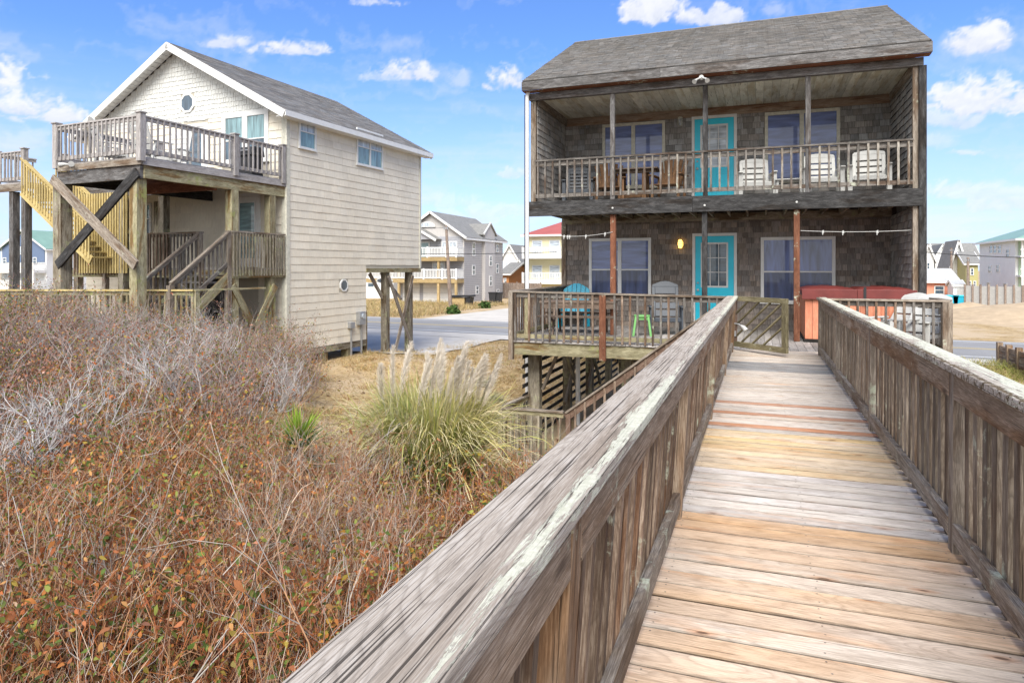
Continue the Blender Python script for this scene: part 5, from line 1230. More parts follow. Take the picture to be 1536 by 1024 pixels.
# blue house far left
q0=pv(-40,430,66); q1=pv(77,430,66)
bh=root('blue_house',((q0.x+q1.x)/2,66,0),'slate blue and white beach house with green roof in the far left distance','house')
xx0,xx1=pv(2,430,66).x,pv(70,430,66).x; zt=pv(40,373,66).z; zr=pv(40,346,66).z
gable_house(bh,xx0,xx1,66,78,0,zt,zr,'white_wall','green_roof'); MB().prism([(xx0+.3,zt-1.9),(xx1-.3,zt-1.9),(xx1-.3,zt+.1),((xx0+xx1)/2,zr-.35),(xx0+.3,zt+.1)],V((0,65.95,0)),X,Z,NF,0,.045).build('gable_siding',M['blue_wall'],bh)
for k in range(4): x=xx0+.5+k*(xx1-xx0-1)/4; fwin(bh,x,x+.75,4.0,4.9,65.9,1,'pane_dark')
fwin(bh,(xx0+xx1)/2-.8,(xx0+xx1)/2+.8,5.3,6.4,65.9,1,'pane_light',muntin=False)
for k in range(2): x=xx0+.6+k*3.0; fwin(bh,x,x+1.3,1.9,3.2,66,1,'pane_light')
balcony(bh,xx0-5,xx1,64.2,65.9,3.1,beamm='white'); balcony(bh,xx0-5,xx1,64.2,65.9,.75,beamm='white')
for k in range(5): x=xx0-4.9+k*(xx1-xx0+4.6)/4; MB().box(x,x+.22,64.22,64.42,1.6,2.72,(1,1,1)).build('balcony_post',M['white'],bh)
# ---- right hand side
a=pv(1523,400,80).x; y1=91.6; ez=6.24
rg=root('white_house',(a+6,80,0),'white three storey house with green hip roof in the far right distance','house')
m=MB(); m.box(a,a+14,80,y1,0,ez,(1,1,1)); m.build('wall',M['white_wall'],rg)
m=MB(); m.box(a+.25,a+14,79.9,79.995,0,ez,(1,1,1)); m.build('front_siding',M['green_wall'],rg)
e=.5; A=[V((a-e,78.6-e,ez)),V((a+14+e,78.6-e,ez)),V((a+14+e,y1+e,ez)),V((a-e,y1+e,ez))]; T=[V((a+6.5,85,9.0)),V((a+7.5,85,9.0))]
m=MB(); m.face([A[0],A[1],T[1],T[0]]); m.face([A[1],A[2],T[1]]); m.face([A[2],A[3],T[0],T[1]]); m.face([A[3],A[0],T[0]]); m.face(A[::-1]); ro=m.build('roof',M['green_roof'],rg); t_=MB(); t_.box(a-e,a+14+e,78.55-e,78.6-e,ez-.18,ez+.02,(1,1,1)); t_.box(a-e-.05,a-e,78.6-e,y1+e,ez-.18,ez+.02,(1,1,1)); t_.build('trim',M['white'],ro)
for px,py in ((1487,374),(1493,374),(1500,374),(1485,404),(1497,403),(1483,429),(1508,431),(1512,380)):
    p=pu(px,py,a); swin(rg,p.y-.55,p.y+.55,p.z-.45,p.z+.45,a,-1)
for z in (.9,2.9,4.8): m=MB(); m.box(a+.8,a+13.5,79.84,79.89,z,z+1.2,(1,1,1)); m.build('window',M['pane_dark'],rg); MB().box(a,a+14,78.6,79.89,z-.35,z-.2,(1,1,1)).build('balcony_floor',M['white'],rg); MB().box(a,a+14,78.6,78.66,z+.35,z+.45,(1,1,1)).build('balcony_railing',M['white'],rg)
for x_ in (a+.1,a+4,a+8): MB().box(x_,x_+.16,78.62,78.78,0,ez-.01,(1,1,1)).build('balcony_post',M['white'],rg)
def townhouse(px0,px1,v,ze,zr,wall,roof,label,axis='y',name='house'):
    a=pv(px0,400,v).x; b=pv(px1,400,v).x; r=root(name,((a+b)/2,v,0),label,'house'); gable_house(r,a,b,v,v+6,0,ze,zr,wall,roof,axis,oh=.3); 
    fwin(r,a+(b-a)*.35,a+(b-a)*.65,ze*.62,ze*.85,v,1,'pane_dark'); fwin(r,a+(b-a)*.2,a+(b-a)*.45,ze*.25,ze*.45,v,1,'pane_dark'); fwin(r,a+(b-a)*.6,a+(b-a)*.85,ze*.25,ze*.45,v,1,'pane_dark'); return r
townhouse(1384,1401,118,5.0,7.0,'white_wall','far_grey_roof','narrow white gabled house nearest the shingled house in the far right row')
townhouse(1403,1425,121,5.2,7.0,'white_wall','far_grey_roof','white gabled house with pale balcony between two grey roofs in the far right row')
townhouse(1405,1466,135,5.6,7.6,'white_wall','far_grey_roof','long grey roofed white house behind the far right row',axis='x')
townhouse(1428,1447,104,4.4,7.0,'white_wall','far_grey_roof','white steep gabled house with dark roof left of the olive house')
ol=townhouse(1449,1467,100,4.0,5.4,'olive_wall','far_grey_roof','olive yellow house between the white gable and the green roofed house',axis='x')
p0=pv(1392,430,80).x; p1=pv(1432,430,80).x
pk=root('pink_cottage',((p0+p1)/2,80,0),'salmon pink cottage with pale roof beyond the sand heap','house'); gable_house(pk,p0-3,p1,80,87,0,2.1,3.2,'pink_wall','plastic_white','x'); x=pv(1408,430,80).x; fwin(pk,x-.4,x+.5,.7,1.6,80,1,'pane_dark')
a=pv(1422,430,79).x; b=pv(1437,430,79).x; sh=root('white_shed',((a+b)/2,78.6,0),'small white shed in front of the salmon pink cottage','shed'); gable_house(sh,a,b,77,79.2,0,1.7,2.1,'white_wall','plastic_white','x',.1); MB().box(a+.3,a+.9,76.96,76.99,.1,1.4).build('door',M['plastic_white'],sh)
for k,(px,lab) in enumerate(((1427,'turquoise bin left of two beside the white shed'),(1437,'turquoise bin right of two beside the white shed'))):
    p=pv(px,441,75); r=root('rubbish_bin',(p.x,75,0.02),lab,'bin'); MB().prism([(-.45,.0),(.45,.0),(.52,.7),(-.52,.7)],V((0,0,0)),X,Z,Y,-.4,.4).build('body',M['plastic_blue'],r,local=True,bevel=.03); MB().box(-.56,.56,-.46,.46,.7,.8,(1,1,1)).build('lid',M['teal'],r,local=True,bevel=.03)
wf=root('white_fence',(pv(1500,430,66).x,66,0),'long white panel fence behind the sand heaps on the right','fence'); a=pv(1447,430,72).x; b=pv(1600,430,72).x
n=16
for k in range(n): 
    x0=a+(b-a)*k/n; x1=a+(b-a)*(k+1)/n; y0=72-(k/n)*8; y1=72-((k+1)/n)*8; p=V((x0,y0,0)); q=V((x1,y1,0))
    m=MB(); m.bar(p+Z*.95,q+Z*.95,.05,1.7,tint=(1,1,1)); m.build('panel',M['plastic_white'],wf); m=MB(); m.bar(p+Y*-.05,p+Y*-.05+Z*1.95,.14,.14,up=Y); m.build('post',M['fence_wood'],wf)
# timber planter wall
tp0=pv(1499,545,26.0); 
p=pz(1498,543,.05); q=pz(1560,565,.05); tw=root('timber_wall',p,'low brown timber retaining wall with posts at the right edge beyond the deck','wall')
d=(q-p); 
for k in range(3): m=MB(); m.bar(p+Z*(.12+k*.2),q+Z*(.12+k*.2),.09,.18); m.build('plank',M['rail_side'],tw)
for k in range(5): c=p.lerp(q,k/4)+V((0,-.1,0)); m=MB(); m.bar(c-Z*.2,c+Z*.72,.17,.17,up=Y); m.build('post',M['rail_side'],tw)
# utility poles and wires
def pole(px,pyb,v,h,label,arm=True,lean=0):
    p=pv(px,pyb,v); r=root('utility_pole',(p.x,v,0),label,'utility pole'); MB().tube([(p.x,v,-.2),(p.x+lean,v,h)],[.17,.11],10).build('pole',M['fence_wood'],r,smooth=True)
    if arm: MB().box(p.x+lean-.9,p.x+lean+.9,v-.16,v-.06,h-.5,h-.36).build('crossarm',M['fence_wood'],r)
    for k in (-.7,0,.7): MB().tube([(p.x+lean+k*(1 if arm else .2),v-.1,h-.36),(p.x+lean+k*(1 if arm else .2),v-.1,h-.16)],.05,6).build('insulator',M['metal'],r)
    return V((p.x+lean,v-.1,h-.2))
A1=pole(676,463,52,pv(668,338,52).z,'leaning wooden utility pole in the dry grass before the grey house',False,-.42)
A2=pole(1452,430,76,pv(1452,386,76).z,'taller wooden utility pole beside the olive house in the right distance',False); A3=pole(1427,430,92,pv(1427,372,92).z,'thin wooden utility pole left of the white steep gable in the right distance',False)
def wire(a,b,label,sag=.3,rad=.022):
    c=[V(a).lerp(V(b),t/16)-Z*sag*4*(t/16)*(1-t/16) for t in range(17)]; o=MB().tube(c,rad,5).build('power_line',M['black']); tag(o,label,'wire')
yw=43.0
wire(pv(380,368,yw),pv(835,378,yw),'thin black power line crossing in front of the grey house',.35)
wire(pv(1300,368,yw-6),pv(1620,386,yw-6),'thin black power line crossing in front of the far right houses',.2)
wire(pv(665,342,51.9),pv(420,330,60),'thin wire running left from the leaning utility pole',.3,.015)
# ------------------------------------------------------------------ vegetation (numpy meshes)
def attr_mat(name,rough=.8,trans=.25):
    m,nt,b=newmat(name); c=nd(nt,'ShaderNodeVertexColor',layer_name='tint').outputs[0]
    lk(nt,c,b.inputs['Base Color']); b.inputs['Roughness'].default_value=rough; b.inputs['Specular IOR Level'].default_value=.25
    if trans:
        t=nd(nt,'ShaderNodeBsdfTranslucent'); lk(nt,c,t.inputs[0]); mx=nd(nt,'ShaderNodeMixShader'); mx.inputs[0].default_value=trans
        lk(nt,b.outputs[0],mx.inputs[1]); lk(nt,t.outputs[0],mx.inputs[2]); lk(nt,mx.outputs[0],nt.nodes['Material Output'].inputs[0])
    return m
M['foliage']=attr_mat('foliage'); M['twig']=attr_mat('twig_bark',.9,0)
def mesh_np(name,v,f,c,mat,parent=None):
    """v (n,3), f (m,4) quads, c (n,3) vertex colours"""
    me=bpy.data.meshes.new(name); me.vertices.add(len(v)); me.vertices.foreach_set('co',v.astype(np.float32).ravel())
    me.loops.add(f.size); me.loops.foreach_set('vertex_index',f.astype(np.int32).ravel()); me.polygons.add(len(f)); me.polygons.foreach_set('loop_start',np.arange(0,f.size,4,dtype=np.int32))
    me.update(calc_edges=True)
    a=me.color_attributes.new('tint','FLOAT_COLOR','POINT'); cc=np.ones((len(v),4),np.float32); cc[:,:3]=c; a.data.foreach_set('color',cc.ravel())
    me.materials.append(mat); o=bpy.data.objects.new(name,me); COL.objects.link(o)
    if parent is not None: o.parent=parent; KIDS.setdefault(parent.name,[]).append(o)
    return o
def ribbon(P,W,taper,C):
    """P (N,S,3) spines, W (N,3) half width vectors, taper (S,), C (N,S,3)"""
    N,S,_=P.shape; w=W[:,None,:]*np.asarray(taper)[None,:,None]
    v=np.stack([P-w,P+w],2).reshape(-1,3); c=np.repeat(C[:,:,None,:],2,2).reshape(-1,3)
    i=np.arange(N*S*2).reshape(N,S,2); f=np.stack([i[:,:-1,0],i[:,:-1,1],i[:,1:,1],i[:,1:,0]],-1).reshape(-1,4); return v,f,c
def tubes(P,Rad,C):
    """three sided stems: P (N,S,3), Rad (N,S)"""
    N,S,_=P.shape; d=P[:,-1]-P[:,0]; d/=np.linalg.norm(d,axis=1,keepdims=True)+1e-9
    h=np.where(np.abs(d[:,2:3])<.9,[[0,0,1.]],[[1.,0,0]]); a=np.cross(d,h); a/=np.linalg.norm(a,axis=1,keepdims=True); b=np.cross(d,a)
    vs=[]
    for k in range(3):
        t=k*2*math.pi/3; vs.append(P+(a*math.cos(t)+b*math.sin(t))[:,None,:]*Rad[:,:,None])
    v=np.stack(vs,2).reshape(-1,3); c=np.repeat(C[:,:,None,:],3,2).reshape(-1,3); i=np.arange(N*S*3).reshape(N,S,3)
    f=np.concatenate([np.stack([i[:,:-1,k],i[:,:-1,(k+1)%3],i[:,1:,(k+1)%3],i[:,1:,k]],-1).reshape(-1,4) for k in range(3)]); return v,f,c
def join(parts):
    v=[];f=[];c=[];n=0
    for a,b,d in parts: v.append(a); f.append(b+n); c.append(d); n+=len(a)
    return np.concatenate(v),np.concatenate(f),np.concatenate(c)
def unit(a): return a/(np.linalg.norm(a,axis=-1,keepdims=True)+1e-9)
def rdir(n,zmin=-1,zmax=1):
    z=rng.uniform(zmin,zmax,n); t=rng.uniform(0,2*math.pi,n); r=np.sqrt(np.maximum(0,1-z*z)); return np.stack([r*np.cos(t),r*np.sin(t),z],-1)
def curve(B,D,L,S,droop=0,curl=0):
    """spines from base B along D (unit), length L, drooping by gravity and wandering"""
    t=np.linspace(0,1,S)[None,:,None]; n=len(B); k=rdir(n)*curl
    return B[:,None,:]+D[:,None,:]*t*L[:,None,None]+(k[:,None,:]*t*(1-t)*2+np.array([0,0,-1])*droop*t*t)*L[:,None,None]
PAL=lambda cols,n,var=.25: np.array(cols)[rng.integers(0,len(cols),n)]*rng.uniform(1-var,1+var,(n,1))
def blades(n,pos,hmin,hmax,w,cols,lean=.45,droop=.35,S=4,tipmul=1.25):
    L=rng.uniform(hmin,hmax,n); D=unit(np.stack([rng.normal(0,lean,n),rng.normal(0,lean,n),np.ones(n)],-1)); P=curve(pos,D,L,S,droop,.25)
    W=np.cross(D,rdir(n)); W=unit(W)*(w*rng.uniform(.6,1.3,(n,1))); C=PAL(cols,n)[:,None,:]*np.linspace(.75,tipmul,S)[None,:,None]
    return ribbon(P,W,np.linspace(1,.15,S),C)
def scatter(n,xr,yr,test,zoff=0):
    out=[]; k=0
    while k<n:
        x=rng.uniform(*xr,n); y=rng.uniform(*yr,n); m=test(x,y); p=np.stack([x[m],y[m],gh(x[m],y[m])+zoff],-1); out.append(p); k+=len(p)
    return np.concatenate(out)[:n]
def camd(x,y): return -math.sin(YAW)*x+math.cos(YAW)*y, math.cos(YAW)*x+math.sin(YAW)*y
def in_view(x,y,m=.34):
    d,r=camd(x,y); return (d>.8)&(r/np.maximum(d,.1)>-.757-m)&(r/np.maximum(d,.1)<.757+m)
def hashn(x,y,s): return (np.sin(x*s+1.3)*np.cos(y*s*1.13+.7)+np.sin((x+y)*s*.61+2.1)+np.sin(x*s*1.9-y*s*1.7))/3
# zones
def thick(x,y):      # the grey shrub thicket on the dune mound
    d,r=camd(x,y); a=r/np.maximum(d,.1)*FPX+CX
    lim=np.interp(a,[-300,0,200,330,420,470],[5.6,6.1,6.9,8.2,10.5,14.5])
    return (d>lim+.6*hashn(x,y,1.6))&(a+40*hashn(x,y,1.4)<np.interp(d,[6,10,14,18,20],[250,370,430,450,445]))&(d<19)
def front(x,y):      # reddish scrub in front
    d,r=camd(x,y); a=r/np.maximum(d,.1)*FPX+CX
    lim=np.interp(a,[-300,0,380,440,560,700,760,820,900],[9.5,9.5,8.8,7.9,7.6,7.3,7.1,7.1,7.3])
    return (x<-.62)&(d<lim+.75*hashn(x,y,1.9)+.35*hashn(x,y,5.3))&in_view(x,y)
# 1. scrub: upright reddish stems with small leaves, straw between them
RED=[(.36,.12,.045),(.44,.17,.06),(.13,.045,.022),(.46,.26,.14),(.32,.15,.08),(.55,.43,.32)]
LEAF=[(.38,.12,.04),(.30,.085,.035),(.44,.18,.045),(.27,.11,.06),(.40,.24,.13),(.37,.17,.11),(.48,.34,.23),(.27,.19,.05),(.34,.14,.08)]
GREEN=[(.11,.155,.03),(.16,.20,.05),(.21,.22,.045),(.09,.13,.045),(.32,.25,.035),(.36,.20,.03)]
STRAW=[(.46,.31,.13),(.36,.20,.07),(.54,.40,.22),(.27,.13,.055),(.40,.22,.08),(.50,.40,.28)]
dens=lambda x,y: rng.uniform(0,1,len(x))<np.clip(4.2/np.maximum(camd(x,y)[0],1),.35,1)
clump=lambda x,y: rng.uniform(0,1,len(x))<.22+.95*np.clip(.5+hashn(x,y,1.7)*.9+hashn(x+3,y-2,3.9)*.5,0,1)
pos=scatter(12000,(-13,-.6),(-1.5,12.5),lambda x,y: front(x,y)&dens(x,y)&clump(x,y))
n=len(pos); L=rng.uniform(.26,.70,n)*(1+.35*hashn(pos[:,0],pos[:,1],1.1)+.35*hashn(pos[:,0]+4,pos[:,1],2.7)); D=unit(np.stack([rng.normal(0,.28,n),rng.normal(0,.28,n),np.ones(n)],-1)); S=5
P=curve(pos,D,L,S,.12,.35); stem=tubes(P,np.linspace(1,.35,S)[None,:]*rng.uniform(.002,.0055,(n,1))*rng.choice([.7,1,1.5],(n,1)),PAL(RED,n)[:,None,:]*np.ones((1,S,1)))
# side twigs
k=3; idx=np.repeat(np.arange(n),k); tt=rng.uniform(.3,.9,n*k); s0=(tt*(S-1)).astype(int); fr=(tt*(S-1)-s0)[:,None]; TB=P[idx,s0]*(1-fr)+P[idx,s0+1]*fr
TD=unit(D[idx]*.8+rdir(n*k)*.9); TL=rng.uniform(.06,.20,n*k); TP=curve(TB,TD,TL,3,.0,.3); twig=tubes(TP,np.array([[.0024,.0018,.001]])*rng.uniform(.8,1.4,(n*k,1)),PAL(RED,n*k)[:,None,:]*np.ones((1,3,1)))
sc1=join([stem,twig]); o=mesh_np('scrub_stems',*sc1,M['twig']); tag(o,kind='stuff',label='thin reddish upright stems of the low dune scrub left of the boardwalk',cat='scrub')
def leaves(B,D,size,cols,asp=.20,var=.25,cup=.25):
    n=len(B); L=size*rng.uniform(.6,1.35,n); W=unit(np.cross(D,rdir(n)))*(L*asp)[:,None]; P=curve(B,D,L,4,cup,.2); C=PAL(cols,n,var)[:,None,:]*np.ones((1,4,1)); return ribbon(P,W,[.12,1,.72,.03],C)
nl=38000; q=rng.integers(0,n*k,nl); t=rng.integers(0,3,nl); LB_=TP[q,t]; gsel=hashn(LB_[:,0],LB_[:,1],2.1)+rng.normal(0,.25,nl)
a=gsel>.5; L1=leaves(LB_[~a],rdir((~a).sum(),-.3,.9),.034,LEAF,.21,.4); L2=leaves(LB_[a],rdir(a.sum(),-.1,.9),.04,GREEN+LEAF[:3],.25,.4)
o=mesh_np('scrub_leaves',*join([L1,L2]),M['foliage']); tag(o,kind='stuff',label='small rust, tan and green leaves of the low dune scrub left of the boardwalk',cat='scrub')
pos=scatter(39000,(-13,-.6),(-1.5,12.5),lambda x,y: front(x,y)&dens(x,y))
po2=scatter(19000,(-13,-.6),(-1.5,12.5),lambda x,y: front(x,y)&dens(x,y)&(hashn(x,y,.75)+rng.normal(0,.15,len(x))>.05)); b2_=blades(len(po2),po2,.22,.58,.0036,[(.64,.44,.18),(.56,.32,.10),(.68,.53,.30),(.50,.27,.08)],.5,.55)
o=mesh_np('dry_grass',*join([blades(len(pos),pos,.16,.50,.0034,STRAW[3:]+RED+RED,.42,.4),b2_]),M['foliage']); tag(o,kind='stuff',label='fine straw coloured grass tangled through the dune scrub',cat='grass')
GREY=[(.40,.375,.35),(.32,.295,.275),(.46,.435,.415),(.25,.215,.19),(.35,.30,.27)]; BROWN=[(.30,.18,.14),(.37,.24,.20),(.40,.28,.235),(.22,.15,.12)]
def shrub_geo(base,n0,h,spread,cols,th=1.0,leafc=None,nleaf=0,lev=(5,5)):
    """base (m,3): m shrubs at once, each of n0 stems forking twice"""
    m=len(base); N=m*n0; Bs=np.repeat(base,n0,0)+np.concatenate([rng.normal(0,.06*spread/.6,(N,2)),np.zeros((N,1))],1); hh=np.repeat(h,n0)
    D=unit(np.stack([rng.normal(0,spread,N),rng.normal(0,spread,N),np.ones(N)],-1)); L=hh*rng.uniform(.65,1.1,N); S=6; P=curve(Bs,D,L,S,-.05,.5)
    C=PAL(cols,N)[:,None,:]; out=[tubes(P,np.linspace(.011,.004,S)[None,:]*th*rng.uniform(.6,1.3,(N,1)),C*np.ones((1,S,1)))]
    par,pD,pL,pS=P,D,L,S; rad=.0042
    for k in lev:
        n=len(par); idx=np.repeat(np.arange(n),k); t=rng.uniform(.3,1.0,n*k); s0=np.minimum((t*(pS-1)).astype(int),pS-2); fr=(t*(pS-1)-s0)[:,None]; B2=par[idx,s0]*(1-fr)+par[idx,s0+1]*fr
        T=unit(par[idx,s0+1]-par[idx,s0]); D2=unit(T*1.0+rdir(n*k)*.75+np.array([0,0,.25])); L2=pL[idx]*rng.uniform(.25,.5,n*k); S2=4; P2=curve(B2,D2,L2,S2,0,.4)
        C2=PAL(cols,n*k)[:,None,:]; out.append(tubes(P2,np.linspace(1,.4,S2)[None,:]*rad*th*rng.uniform(.6,1.2,(n*k,1)),C2*np.ones((1,S2,1)))); par,pD,pL,pS=P2,D2,L2,S2; rad*=.55
    lf=None
    if nleaf:
        q=rng.integers(0,len(par),m*nleaf); lf=leaves(par[q,rng.integers(0,4,m*nleaf)],rdir(m*nleaf),.036,leafc,.26,.4)
    return join(out),lf
# small branching bushes that lift the scrub into clumps
ba=scatter(480,(-12,-.9),(-.8,11.5),lambda x,y: front(x,y)&(camd(x,y)[0]>1.9)&clump(x,y)&((camd(x,y)[1]/camd(x,y)[0]*FPX+CX<620)|(camd(x,y)[0]<5))); bh_=rng.uniform(.35,.78,len(ba))*(1+.35*np.clip(hashn(ba[:,0],ba[:,1],1.7),-.5,1))*np.where(rng.uniform(0,1,len(ba))<.12,1.35,1); lf_=hashn(ba[:,0],ba[:,1],1.15)+rng.normal(0,.2,len(ba))>.08; ta2,la2=shrub_geo(ba[~lf_],7,bh_[~lf_]*1.1,.5,RED[3:]+[(.44,.40,.36),(.36,.22,.15)],.62,[(.30,.12,.05),(.26,.20,.06)],22,(5,4)); ba,bh_=ba[lf_],bh_[lf_]
ta,la=shrub_geo(ba,6,bh_,.5,RED+[(.30,.16,.10),(.42,.38,.34)],.62,[(.10,.15,.03),(.16,.2,.05),(.2,.22,.05),(.34,.25,.05),(.42,.16,.045),(.34,.11,.04),(.42,.22,.08),(.38,.14,.06)],190,(5,3))
o=mesh_np('scrub_bushes',*join([ta,ta2]),M['twig']); tag(o,kind='stuff',label='low branching rust brown bushes in clumps through the dune scrub',cat='scrub'); o=mesh_np('scrub_bush_leaves',*join([la,la2]),M['foliage']); tag(o,kind='stuff',label='green, orange and rust leaves on the low bushes of the dune scrub',cat='scrub')
# leafy sprigs with larger green and orange leaves standing out of the scrub
pos=scatter(900,(-9,-.8),(-.5,9.5),lambda x,y: front(x,y)&(camd(x,y)[0]>2.0)); parts=[]
n=len(pos); L=rng.uniform(.34,.66,n); D=unit(np.stack([rng.normal(0,.22,n),rng.normal(0,.22,n),np.ones(n)],-1)); P=curve(pos,D,L,6,.05,.3); parts.append(tubes(P,np.linspace(.0045,.0018,6)[None,:]*np.ones((n,1)),PAL([(.20,.13,.09),(.30,.22,.17)],n)[:,None,:]*np.ones((1,6,1))))
k=16; idx=np.repeat(np.arange(n),k); si=rng.integers(2,6,n*k); Bq=P[idx,si]+rng.normal(0,.022,(n*k,3)); parts.append(leaves(Bq,rdir(n*k,-.2,.9),.042,GREEN+[(.34,.18,.03),(.14,.2,.05),(.18,.24,.05),(.24,.28,.10),(.36,.20,.07),(.26,.26,.06),(.20,.20,.05),(.45,.30,.03)],.26,.4))
o=mesh_np('leafy_sprigs',*join(parts),M['foliage']); tag(o,kind='stuff',label='broad leaved green and orange sprigs standing out of the reddish scrub',cat='scrub')
# 2. grey shrubs
pos=scatter(480,(-26,-5),(3,19),lambda x,y: thick(x,y)&in_view(x,y,.3))
d,r=camd(pos[:,0],pos[:,1]); px_=r/d*FPX+CX; hs=np.where(d>13,1.22,1.02)*rng.uniform(.75,1.2,len(pos)); hs=np.minimum(hs,np.maximum(.4,2.85-pos[:,2]))
inner=hashn(pos[:,0],pos[:,1],.9)
g=inner>.22
ta,la=shrub_geo(pos[g],9,hs[g],.55,GREY+BROWN[2:3]+[(.45,.32,.28)],1.0,LEAF+GREEN[:2],150,(5,4)); tb,lb=shrub_geo(pos[~g],9,hs[~g],.55,BROWN+GREY[:2]+[(.42,.28,.25)],.9,LEAF+GREEN+GREEN,420,(5,4))
o=mesh_np('shrub_thicket',*join([ta,tb]),M['twig']); tag(o,kind='stuff',label='tangled leafless grey and brown twigs of the thicket on the dune',cat='thicket')
o=mesh_np('thicket_leaves',*join([la,lb]),M['foliage']); tag(o,kind='stuff',label='sparse rust and green leaves through the grey thicket',cat='thicket')
# under-storey of the thicket: rusty leaf litter and vines
pos=scatter(52000,(-26,-5),(3,19),lambda x,y: thick(x,y)&in_view(x,y,.3)); hh=rng.uniform(.05,.75,len(pos))*np.clip((2.7-pos[:,2]),.3,1); pos[:,2]+=hh
sel=hashn(pos[:,0],pos[:,1],1.3)+rng.normal(0,.25,len(pos)); a=sel>.42
o=mesh_np('thicket_undergrowth',*join([leaves(pos[~a],rdir((~a).sum()),.05,[(.42,.17,.10),(.48,.24,.15),(.36,.17,.12),(.52,.33,.26),(.30,.13,.07),(.46,.33,.27),(.5,.26,.08)],.3),leaves(pos[a],rdir(a.sum(),-.2,1),.05,GREEN+[(.10,.14,.05)],.4)]),M['foliage']); tag(o,kind='stuff',label='rusty vines and leaves filling the thicket on the dune',cat='thicket')
# bleached shrubs one can tell apart
SH=[(30,700,6.3,1.0,'bleached silver shrub sprawling at the left edge of the scrub'),(110,690,6.9,.95,'bleached silver shrub leaning right beside the left edge shrub'),(190,600,9.2,.9,'pale grey forked shrub in the middle of the thicket, left of the dark hollow'),(275,640,8.6,1.15,'tall pale branching shrub in the middle of the thicket right of the dark hollow'),(330,560,12.5,1.15,'pale grey twiggy shrub in front of the stairs of the beige house'),(400,520,15.0,1.25,'pale grey twiggy shrub against the corner of the beige house'),(255,500,14.2,1.1,'pale twiggy shrub in front of the walkway lattice'),(420,560,12.0,.8,'low grey shrub at the right end of the thicket beside the sand')]
for px,py,dep,h,lab in SH:
    p=pd(px,402,dep); z=float(gh(p.x,p.y)); r=root('bleached_shrub',(p.x,p.y,z),lab,'shrub'); (v,f,c),_=shrub_geo(np.array([[0,0,0.]]),16,np.array([h]),.55,[(.62,.60,.58),(.54,.51,.49),(.48,.45,.43)],1.25,None,0,(6,5)); mesh_np('branches',v,f,c,M['twig'],r)
# 3. dry turf in the yard
def yard(x,y):
    d,r=camd(x,y); return (~front(x,y))&(~thick(x,y))&in_view(x,y,.05)&(x<np.where(y<12.3,-.8,-4.9))&(y<29)&~((x>-22)&(x<-13.0)&(y>16.4))
pos=scatter(64000,(-24,-.8),(7,29),lambda x,y: yard(x,y)&((hashn(x,y,.5)+rng.normal(0,.35,len(x)))>-.25))
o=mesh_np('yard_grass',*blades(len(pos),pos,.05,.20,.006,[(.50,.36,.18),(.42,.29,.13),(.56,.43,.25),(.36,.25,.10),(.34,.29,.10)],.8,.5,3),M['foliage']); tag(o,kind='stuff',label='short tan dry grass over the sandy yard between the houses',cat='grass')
tc_=scatter(330,(-22,-.8),(7.2,28),lambda x,y: yard(x,y)); pos=np.repeat(tc_,45,0)+np.concatenate([rng.normal(0,.13,(len(tc_)*45,2)),np.zeros((len(tc_)*45,1))],1); hs_=np.repeat(rng.uniform(.5,1.3,len(tc_)),45)
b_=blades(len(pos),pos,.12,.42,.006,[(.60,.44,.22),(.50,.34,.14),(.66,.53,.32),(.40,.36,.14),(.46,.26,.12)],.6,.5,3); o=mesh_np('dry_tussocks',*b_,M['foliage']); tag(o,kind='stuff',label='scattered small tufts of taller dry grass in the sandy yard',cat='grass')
db=scatter(700,(-22,-.8),(8,29),lambda x,y: yard(x,y),.01); o=mesh_np('leaf_litter',*leaves(db,rdir(len(db),-.1,.25),.10,[(.12,.08,.05),(.2,.13,.08),(.30,.22,.15)],.3,.4),M['foliage']); tag(o,kind='stuff',label='scattered dark leaf litter on the sandy yard',cat='litter')
pos=scatter(16000,(2,16),(14,30),lambda x,y: in_view(x,y,.05)&(y<31-.115*x-2)&((hashn(x,y,.8)+rng.normal(0,.3,len(x)))>.1)); 
o=mesh_np('yard_grass',*blades(len(pos),pos,.15,.55,.008,[(.40,.36,.12),(.30,.31,.08),(.48,.40,.18),(.25,.28,.07)],.5,.4,3),M['foliage']); tag(o,kind='stuff',label='yellow green grass tufts beside the timber wall at right',cat='grass')
pos=scatter(5000,(1.1,4.5),(.5,9),lambda x,y: in_view(x,y,.1)); o=mesh_np('dune_grass',*blades(len(pos),pos,.12,.5,.004,STRAW+GREEN[:3],.5,.4),M['foliage']); tag(o,kind='stuff',label='green and straw grass below the right hand boardwalk railing',cat='grass')
pos=scatter(15000,(-40,-10),(38,62),lambda x,y: in_view(x,y,.02)&(x<-21.8)&(y<59)&(y>38.2-.115*x)); o=mesh_np('verge_grass',*blades(len(pos),pos,.25,.8,.02,[(.48,.36,.18),(.40,.28,.12),(.54,.42,.24),(.34,.30,.12)],.4,.4,3),M['foliage']); tag(o,kind='stuff',label='long dry grass on the verge before the grey house',cat='grass')
# small green bushes at the far verge
for px,py,dep,lab in ((680,474,50,'small dark green bush at the foot of the leaning utility pole'),(727,459,57,'small dark green bush beside the bay of the grey house')):
    p=pd(px,402,dep); r=root('green_bush',(p.x,p.y,.02),lab,'bush'); q=rdir(500,-.1,1)*rng.uniform(.2,.6,(500,1))*np.array([.9,.9,1.1]); mesh_np('foliage',*leaves(q,rdir(500),.2,[(.06,.12,.03),(.10,.16,.04),(.04,.08,.02)],.4),M['foliage'],r); (v,f,c),_=shrub_geo(np.array([[0,0,0.]]),6,np.array([.8]),.5,BROWN,1.5,None,0,(3,)); mesh_np('stems',v,f,c,M['twig'],r)
